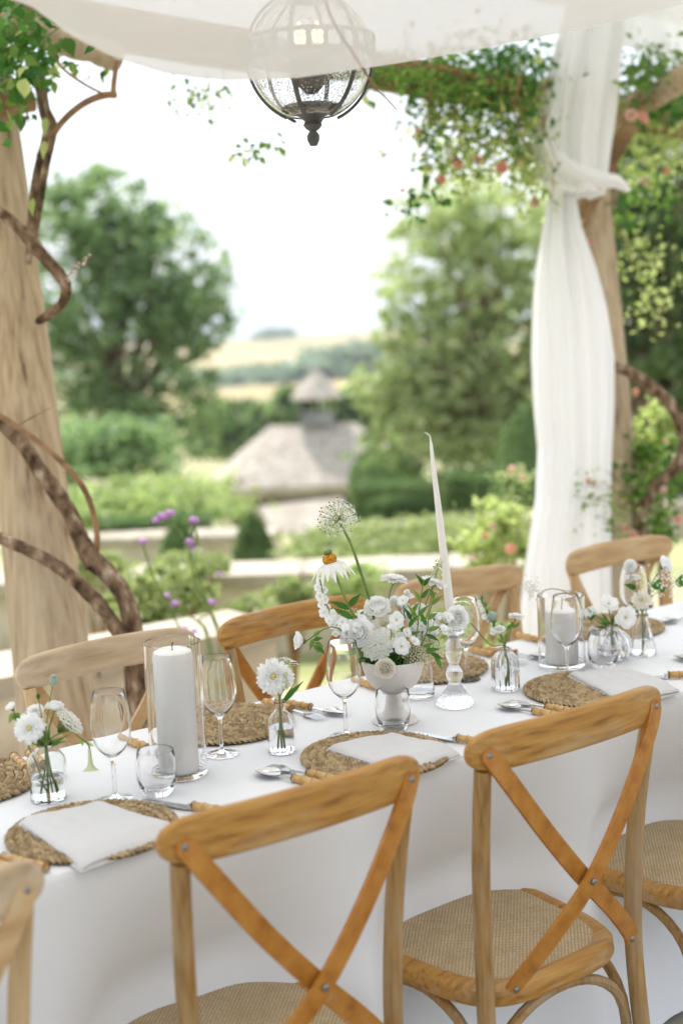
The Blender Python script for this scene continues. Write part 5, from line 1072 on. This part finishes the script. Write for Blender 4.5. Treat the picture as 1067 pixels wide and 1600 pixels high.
for nm, lb, pts_, lv in (('green_sprig', 'upright green sprig with paired leaves right of the bowl centre', [(648, 1000), (655, 950), (662, 905)], [(652, 970, 640, 945), (654, 962, 668, 945), (657, 940, 648, 922), (658, 935, 672, 918), (661, 915, 655, 900), (661, 915, 671, 902)]),
                         ('green_sprig', 'branching green sprig before the taper candle', [(662, 1000), (670, 960), (680, 925)], [(666, 978, 656, 955), (668, 968, 684, 955), (674, 945, 690, 930), (678, 935, 670, 918), (668, 985, 690, 978), (664, 992, 690, 1000)]),
                         ('green_sprig', 'short green sprig with broad buds above the round phlox', [(630, 1000), (640, 975), (644, 955)], [(634, 990, 622, 975), (638, 980, 650, 962), (641, 968, 634, 950), (644, 958, 652, 942), (636, 994, 654, 986)]),
                         ('green_sprig', 'dark leafy sprig over the left rim of the bowl', [(585, 1020), (570, 1015), (552, 1018)], [(580, 1022, 560, 1030), (572, 1016, 552, 1006), (565, 1016, 545, 1022), (588, 1026, 572, 1036), (600, 1026, 612, 1036), (575, 1024, 556, 1038), (598, 1016, 584, 1030)]),
                         ('green_sprig', 'dark leafy sprig over the right rim of the bowl', [(640, 1024), (660, 1020), (684, 1022)], [(650, 1022, 668, 1036), (664, 1018, 688, 1012), (672, 1020, 694, 1030), (640, 1028, 628, 1040), (634, 1020, 618, 1030), (655, 1016, 676, 1004), (680, 1024, 690, 1044)])):
    d = DB-.05; f = FL(nm, lb, rb_(0, -.01), 'sprig'); f.stem([pt(*p, d) for p in pts_], .0013)
    for (a0, b0, a1, b1) in lv: f.leaf(pt(a0, b0, d+random.uniform(-.02, .02)), pt(a1, b1, d-.012+random.uniform(-.02, .02)), .0050, random.choice(['lf', 'lfd', 'lf']))
for lb, (uu, vv, su, sv, dz), cnt in (('spray of small white phlox over the left side of the bowl', (545, 985, 22, 20, -.05), 13), ('spray of small white phlox at the top of the arrangement', (632, 945, 24, 18, .0), 12), ('spray of small white phlox over the right side of the bowl', (668, 985, 24, 22, -.02), 14), ('spray of small white phlox in the heart of the arrangement', (610, 995, 30, 16, -.07), 11)):
    f = FL('phlox_spray', lb, rb_(0, 0)); hub = pt(uu, vv+18, DB+dz+.02); f.stem([hub], .0013)
    for _ in range(cnt):
        c = pt(random.gauss(uu, su*.6), random.gauss(vv, sv*.6), DB+dz+random.gauss(0, .015)); f.twig([hub, hub.lerp(c, .6)+Vector((0, 0, -.004)), c], .0006); bloom(f.r, f.o, random.choice(['open', 'open', 'lisi']), c, random.uniform(6.5, 9.5)*DB/FPX, camdir(random.uniform(-.7, .7), random.uniform(-.1, .9), .7))
C = blobpts(RB+Vector((0, 0, .05)), (.055, .055, .032), 420, 0); V, F = leaves(C, .022, asp=.5); o = npmesh('leaf_bed', V, F, 'lfd', kind='stuff'); tag(o, 'dense dark green leaves packed in the mouth of the footed bowl', 'leaves')
# ---- rounded vase (V1)
d = depth(V1); R1 = V1+Vector((0, 0, .012))
B('chrysanthemum', 'large shaggy white chrysanthemum in the rounded green vase', R1+Vector((-.01, 0, 0)), 47, 1138, d-.02, 26, 'mum', (-.1, .25, 1), via=V1+Vector((.0, 0, .1)))
B('carnation', 'frilled white bloom behind the shaggy chrysanthemum', R1, 56, 1110, d+.02, 15, 'mum', (0, .8, .5), via=V1+Vector((.0, 0, .1)))
B('carnation', 'white frilled bloom beside the poppy pod', R1+Vector((.012, 0, 0)), 86, 1106, d, 14, 'ranun', (.1, 1, .3), via=V1+Vector((.003, 0, .1)))
f = B('carnation', 'small white side bloom hanging at the far left of the rounded vase', R1, 20, 1108, d, 11, 'lisi', (-.5, .7, .3), via=pt(38, 1150, d)); f.leaf(pt(22, 1116, d), pt(34, 1126, d), .008, 'lf'); f.leaf(pt(24, 1114, d), pt(12, 1130, d), .006, 'lf')
f = FL('lace_flower', 'cupped green and white lace flower beside the wine glass', R1+Vector((.01, .01, 0))); f.stem([V1+Vector((.003, 0, .1)), pt(84, 1158, d)], .0014); f.umbel(pt(109, 1126, d), 26*d/FPX, camdir(.75, .75, .2), 110, .15, 'lace', .08, back=1.1)
f = FL('poppy_pod', 'grey green poppy seed pod on a thin stalk', R1+Vector((.006, 0, 0))); f.stem([V1+Vector((.001, 0, .1)), pt(76, 1110, d), pt(83, 1072, d)], .0011)
g = G(); g.lathe([(0, -.008), (.004, -.007), (.0068, -.001), (.0066, .004), (.004, .008), (.005, .009), (.0062, .010), (.003, .0115), (0, .0115)], 14, frame(pt(84, 1064, d), camdir(.1, 1, .1))); g.build('seed_pod', 'pod', f.r, f.o)
f = FL('flower_bud', 'small green bud on a thin stalk above the shaggy chrysanthemum', R1); f.stem([V1+Vector((0, 0, .1)), pt(66, 1122, d), pt(60, 1092, d)], .001); g = G(); g.ball(pt(60, 1088, d), (.0035, .0035, .0055), 8, 6); g.build('bud', 'lfd', f.r, f.o)
f = FL('nicotiana', 'pale green trumpet flower hanging down beside the rounded vase', R1+Vector((.012, 0, 0))); f.stem([V1+Vector((.004, 0, .1)), pt(108, 1142, d), pt(124, 1152, d-.01), pt(138, 1162, d-.01), pt(140, 1172, d-.01)], .0013)
g = G(); T = frame(pt(140, 1170, d-.01), camdir(.08, -1, .1)); kk = d/FPX; g.lathe([(.002, 0), (.003, 4*kk), (.0032, 12*kk), (.0042, 22*kk), (.007, 28*kk), (.013, 33*kk), (.0165, 34*kk)], 15, T, ribs=5, amp=.18); g.build('trumpet', 'petalg', f.r, f.o)
f.leaf(pt(134, 1160, d-.01), pt(148, 1166, d-.01), .004, 'lfy'); f.leaf(pt(128, 1154, d-.01), pt(130, 1166, d-.01), .004, 'lfy')
f = FL('green_sprig', 'feathery green foliage at the mouth of the rounded vase', R1, 'sprig'); f.stem([V1+Vector((0, 0, .1))], .0012)
for _ in range(22): f.leaf(pt(72+random.uniform(-6, 12), 1165, d), pt(80+random.uniform(-45, 34), 1150+random.uniform(-22, 12), d+random.uniform(-.03, .02)), .0028, 'lf')
# ---- bottle vase (V2)
d = depth(V2); R2 = V2+Vector((0, 0, .008)); mo = V2+Vector((0, 0, .1))
f = B('chrysanthemum', 'large white bloom facing out of the plain bottle vase', R2+Vector((-.006, 0, 0)), 427, 1057, d-.015, 29, 'mum', (-.05, .15, 1), via=mo)
f = FL('green_sprig', 'long pointed green leaf in the plain bottle vase', R2+Vector((.004, 0, 0)), 'sprig'); f.stem([mo], .0016); f.leaf(pt(441, 1099, d), pt(473, 1064, d-.01), .006, 'lfd', .05); f.leaf(pt(440, 1099, d), pt(462, 1066, d+.01), .0022, 'stem', .0)
f = FL('flower_bud', 'slim green flower bud beside the large bloom of the bottle vase', R2); f.stem([mo, pt(445, 1076, d)], .0012); g = G()
for i in range(26): g.ball(pt(446+random.uniform(-4, 4), 1050+i, d-.02)+CF*random.uniform(-.004, .004), random.uniform(.0018, .003), 6, 5)
g.build('bud', 'petalg', f.r, f.o)
f = FL('lace_flower', 'wispy lace flower rising behind the large bloom of the bottle vase', R2); f.stem([mo, pt(450, 1060, d+.02)], .001); f.umbel(pt(447, 1036, d+.02), 20*d/FPX, camdir(.15, .9, .1), 40, .35, 'lace', .08, back=1.0)
B('carnation', 'small frilled white bloom tucked behind the bottle vase bloom', R2, 447, 1058, d+.01, 16, 'mum', (.5, .3, .6), via=mo)
# ---- fluted bottle (V3)
d = depth(V3); R3 = V3+Vector((0, 0, .008)); mo = V3+Vector((0, 0, .095))
B('carnation', 'small white bloom nodding right in the fluted bottle vase', R3+Vector((.005, 0, 0)), 806, 963, d, 13, 'mum', (.1, 1, .2), via=mo)
B('carnation', 'small white bloom low in the fluted bottle vase', R3, 779, 983, d-.01, 12, 'mum', (-.1, 1, .4), via=mo)
f = FL('poppy_pod', 'round blue green pod in the fluted bottle vase', R3); f.stem([mo, pt(769, 972, d)], .001); g = G(); g.ball(pt(768, 962, d-.01), (.011, .011, .0105), 14, 10); g.build('seed_pod', 'pod', f.r, f.o)
f = FL('flower_spike', 'white and green flower spike leaning left from the fluted bottle vase', R3+Vector((-.004, 0, 0))); f.stem([mo, pt(772, 975, d), pt(752, 936, d)], .0013)
for i in range(26):
    t = i/25; bloom(f.r, f.o, 'open', pt(749+22*t+random.uniform(-5, 5), 938+48*t+random.uniform(-3, 3), d+random.uniform(-.008, .008)), 4.6*d/FPX, camdir(random.uniform(-.8, .8), random.uniform(-.2, .8), .6)) if i % 2 else leaf(f.r, f.o, pt(752+20*t, 938+44*t, d-.008), pt(752+20*t+random.uniform(-7, 7), 936+44*t-6, d-.012), .003, 'lf')
f = FL('flower_stalk', 'thin bare green stalk arching left out of the fluted bottle vase', R3, 'stalk'); f.stem([mo, pt(766, 1008, d), pt(735, 973, d)], .0014)
f = FL('green_sprig', 'small leafy sprig between the blooms of the fluted bottle vase', R3, 'sprig'); f.stem([mo, pt(792, 985, d)], .001)
for (a, b, a1, b1) in ((790, 985, 800, 974), (790, 985, 782, 972), (791, 990, 786, 1000), (804, 980, 812, 972), (803, 982, 798, 970), (779, 998, 785, 1006)): f.leaf(pt(a, b, d), pt(a1, b1, d-.005), .004, 'lf')
# ---- round fluted (V4) and conical (V5)
d = depth(V4); R4 = V4+Vector((0, 0, .008)); mo = V4+Vector((0, 0, .085))
B('sweet_pea', 'white sweet pea standing tall above the round fluted vase', R4, 950, 944, d, 17, 'open', (.1, .7, .7), via=mo)
B('sweet_pea', 'broad flat white petal bloom right of the round fluted vase', R4, 976, 965, d-.02, 18, 'open', (.2, .1, 1), via=mo)
B('sweet_pea', 'white bloom drooping left over the round fluted vase', R4, 934, 986, d-.02, 13, 'lisi', (-.8, -.3, .5), via=mo)
B('sweet_pea', 'small white bloom at the left shoulder of the round fluted vase', R4, 922, 958, d, 12, 'open', (-.6, .6, .5), via=mo)
f = FL('green_sprig', 'dark green buds in the round fluted vase', R4, 'sprig'); f.stem([mo, pt(948, 975, d)], .0013)
for (a, b, a1, b1) in ((950, 978, 932, 962), (952, 980, 938, 972), (955, 980, 958, 958), (950, 974, 940, 956), (948, 982, 930, 978), (925, 970, 916, 962), (924, 968, 928, 956), (958, 980, 968, 972)): f.leaf(pt(a, b, d-.01), pt(a1, b1, d-.015), .004, random.choice(['lf', 'lfd']))
f = FL('lace_flower', 'feathery white flower on a long stem arching over the short hurricane', R4); f.stem([mo, pt(938, 975, d), pt(915, 948, d), pt(885, 926, d), pt(862, 920, d-.01), pt(846, 924, d-.01)], .0012)
g = G(); c = pt(834, 916, d-.01)
for i in range(130):
    p = c+Vector([random.gauss(0, .009) for _ in range(3)])+CR*(-.006)+CU*(random.uniform(-.02, .012)); g.ball(p, random.uniform(.0013, .0028), 5, 4)
g.build('florets', 'lace', f.r, f.o, kind='stuff')
d = depth(V5); R5 = V5+Vector((0, 0, .008)); mo = V5+Vector((0, 0, .095))
f = FL('clover_head', 'round white clover like head above the wine glass', R5); f.stem([mo, pt(992, 930, d), pt(984, 893, d)], .001); g = G()
for i in range(120):
    z_ = 1-2*(i+.5)/120; a = i*2.4; q = math.sqrt(1-z_*z_); n_ = Vector((q*math.cos(a), q*math.sin(a), z_)); g.tube([pt(984, 884, d)+n_*.004, pt(984, 884, d)+n_*.0165], [.0012, .0022], 4)
g.build('florets', 'petal', f.r, f.o, kind='stuff')
B('scabious', 'small white scabious under the clover like head', R5, 989, 902, d, 13, 'mum', (0, 1, .2), via=mo)
B('sweet_pea', 'white sweet pea on the right hand stem of the conical vase', R5, 1034, 885, d, 15, 'lisi', (.5, .4, .6), via=pt(1012, 930, d))
B('scabious', 'soft white bloom at the mouth of the conical vase', R5, 1002, 938, d-.01, 17, 'mum', (0, .4, .9), mat='petal2', via=mo)
f = FL('green_sprig', 'leafy sprig with round leaves in the conical vase', R5, 'sprig'); f.stem([mo, pt(1010, 935, d), pt(1024, 920, d)], .0012)
for (a, b, a1, b1, w_) in ((1022, 922, 1030, 904, .011), (1060, 918, 1064, 898, .011), (992, 920, 976, 912, .008), (994, 948, 982, 940, .005), (1000, 955, 1012, 948, .004), (998, 958, 986, 952, .004), (1030, 925, 1040, 918, .006)): f.leaf(pt(a, b, d), pt(a1, b1, d-.008), w_, 'lfd')
f = FL('lace_spray', 'airy spray of pale florets reaching right from the conical vase', R5); f.stem([mo, pt(1012, 940, d), pt(1036, 918, d), pt(1064, 905, d)], .001); g = G()
for i in range(240):
    t = random.random(); g.ball(pt(1018+60*t+random.gauss(0, 9), 915-8*t+random.gauss(0, 12), d+random.gauss(0, .02)), random.uniform(.001, .0024), 5, 4)
g.build('florets', 'lace', f.r, f.o, kind='stuff')
# ---- verbena behind the far chairs
VB = SN(sn(pt(300, 900, 4.9))[0], 4.32)
vb = [('verbena', 'tall lilac verbena with a tight cluster of heads by the old vine', [(272, 815), (292, 850), (310, 900), (330, 960), (345, 1020)], [(245, 814, 7), (257, 808, 8), (266, 803, 8), (252, 806, 6)]),
      ('verbena', 'lilac verbena with two stacked heads above the garden wall', [(303, 822), (309, 842), (296, 866), (310, 920), (350, 1010)], [(303, 814, 8), (296, 848, 8), (299, 856, 6)]),
      ('verbena', 'lilac verbena with a single head left of the tight cluster', [(224, 852), (240, 900), (270, 960), (300, 1040)], [(224, 847, 7)]),
      ('verbena', 'lilac verbena forking low above the tall hurricane', [(277, 946), (290, 960), (310, 972), (325, 1010)], [(261, 932, 6), (273, 944, 7)]),
      ('verbena', 'lilac verbena with a head on a curved side stem', [(331, 944), (325, 960), (312, 970), (330, 1010)], [(331, 942, 7), (343, 896, 4)]),
      ('verbena', 'lilac verbena whose low heads peep over the pale chair rail', [(285, 990), (300, 1040), (310, 1080)], [(286, 985, 8), (304, 987, 5)])]
for i, (nm, lb, ps, hd) in enumerate(vb):
    d = 4.75+.05*i; top = [pt(u, v, d) for u, v in ps]; root = Vector((top[-1].x+.03, top[-1].y, 0)); f = FL(nm, lb, root); f.stem(top[::-1], .0035)
    for (u, v, p_) in hd:
        c = pt(u, v, d); g = G()
        for q in range(60):
            a = q*2.4; z_ = 1-1.3*(q+.5)/60; rr = math.sqrt(max(0, 1-z_*z_)); n_ = Vector((rr*math.cos(a), rr*math.sin(a), z_*.7)); g.ball(c+n_*p_*d/FPX*.85, p_*d/FPX*.28, 5, 4)
        g.build('flower_head', 'lilac', f.r, f.o); f.twig([c, c.lerp(top[0], .5)+Vector((0, 0, -.01)), top[0] if (c-top[0]).length > .004 else top[1]], .0025)

# ================================================================== AIR
m, nt, o = newmat('summer_haze'); pv = N(nt, 'ShaderNodeVolumePrincipled', Density=.00042); pv.inputs['Color'].default_value = (.86, .92, 1.0, 1); nt.links.new(pv.outputs[0], o.inputs['Volume'])
M['haze'] = m; g = G(); g.box((0, 0, -22.5), (5200, 5200, 80)); hz = g.build('haze', 'haze', smooth=False); hz['kind'] = 'stuff'; hz.location = (0, 0, 0)
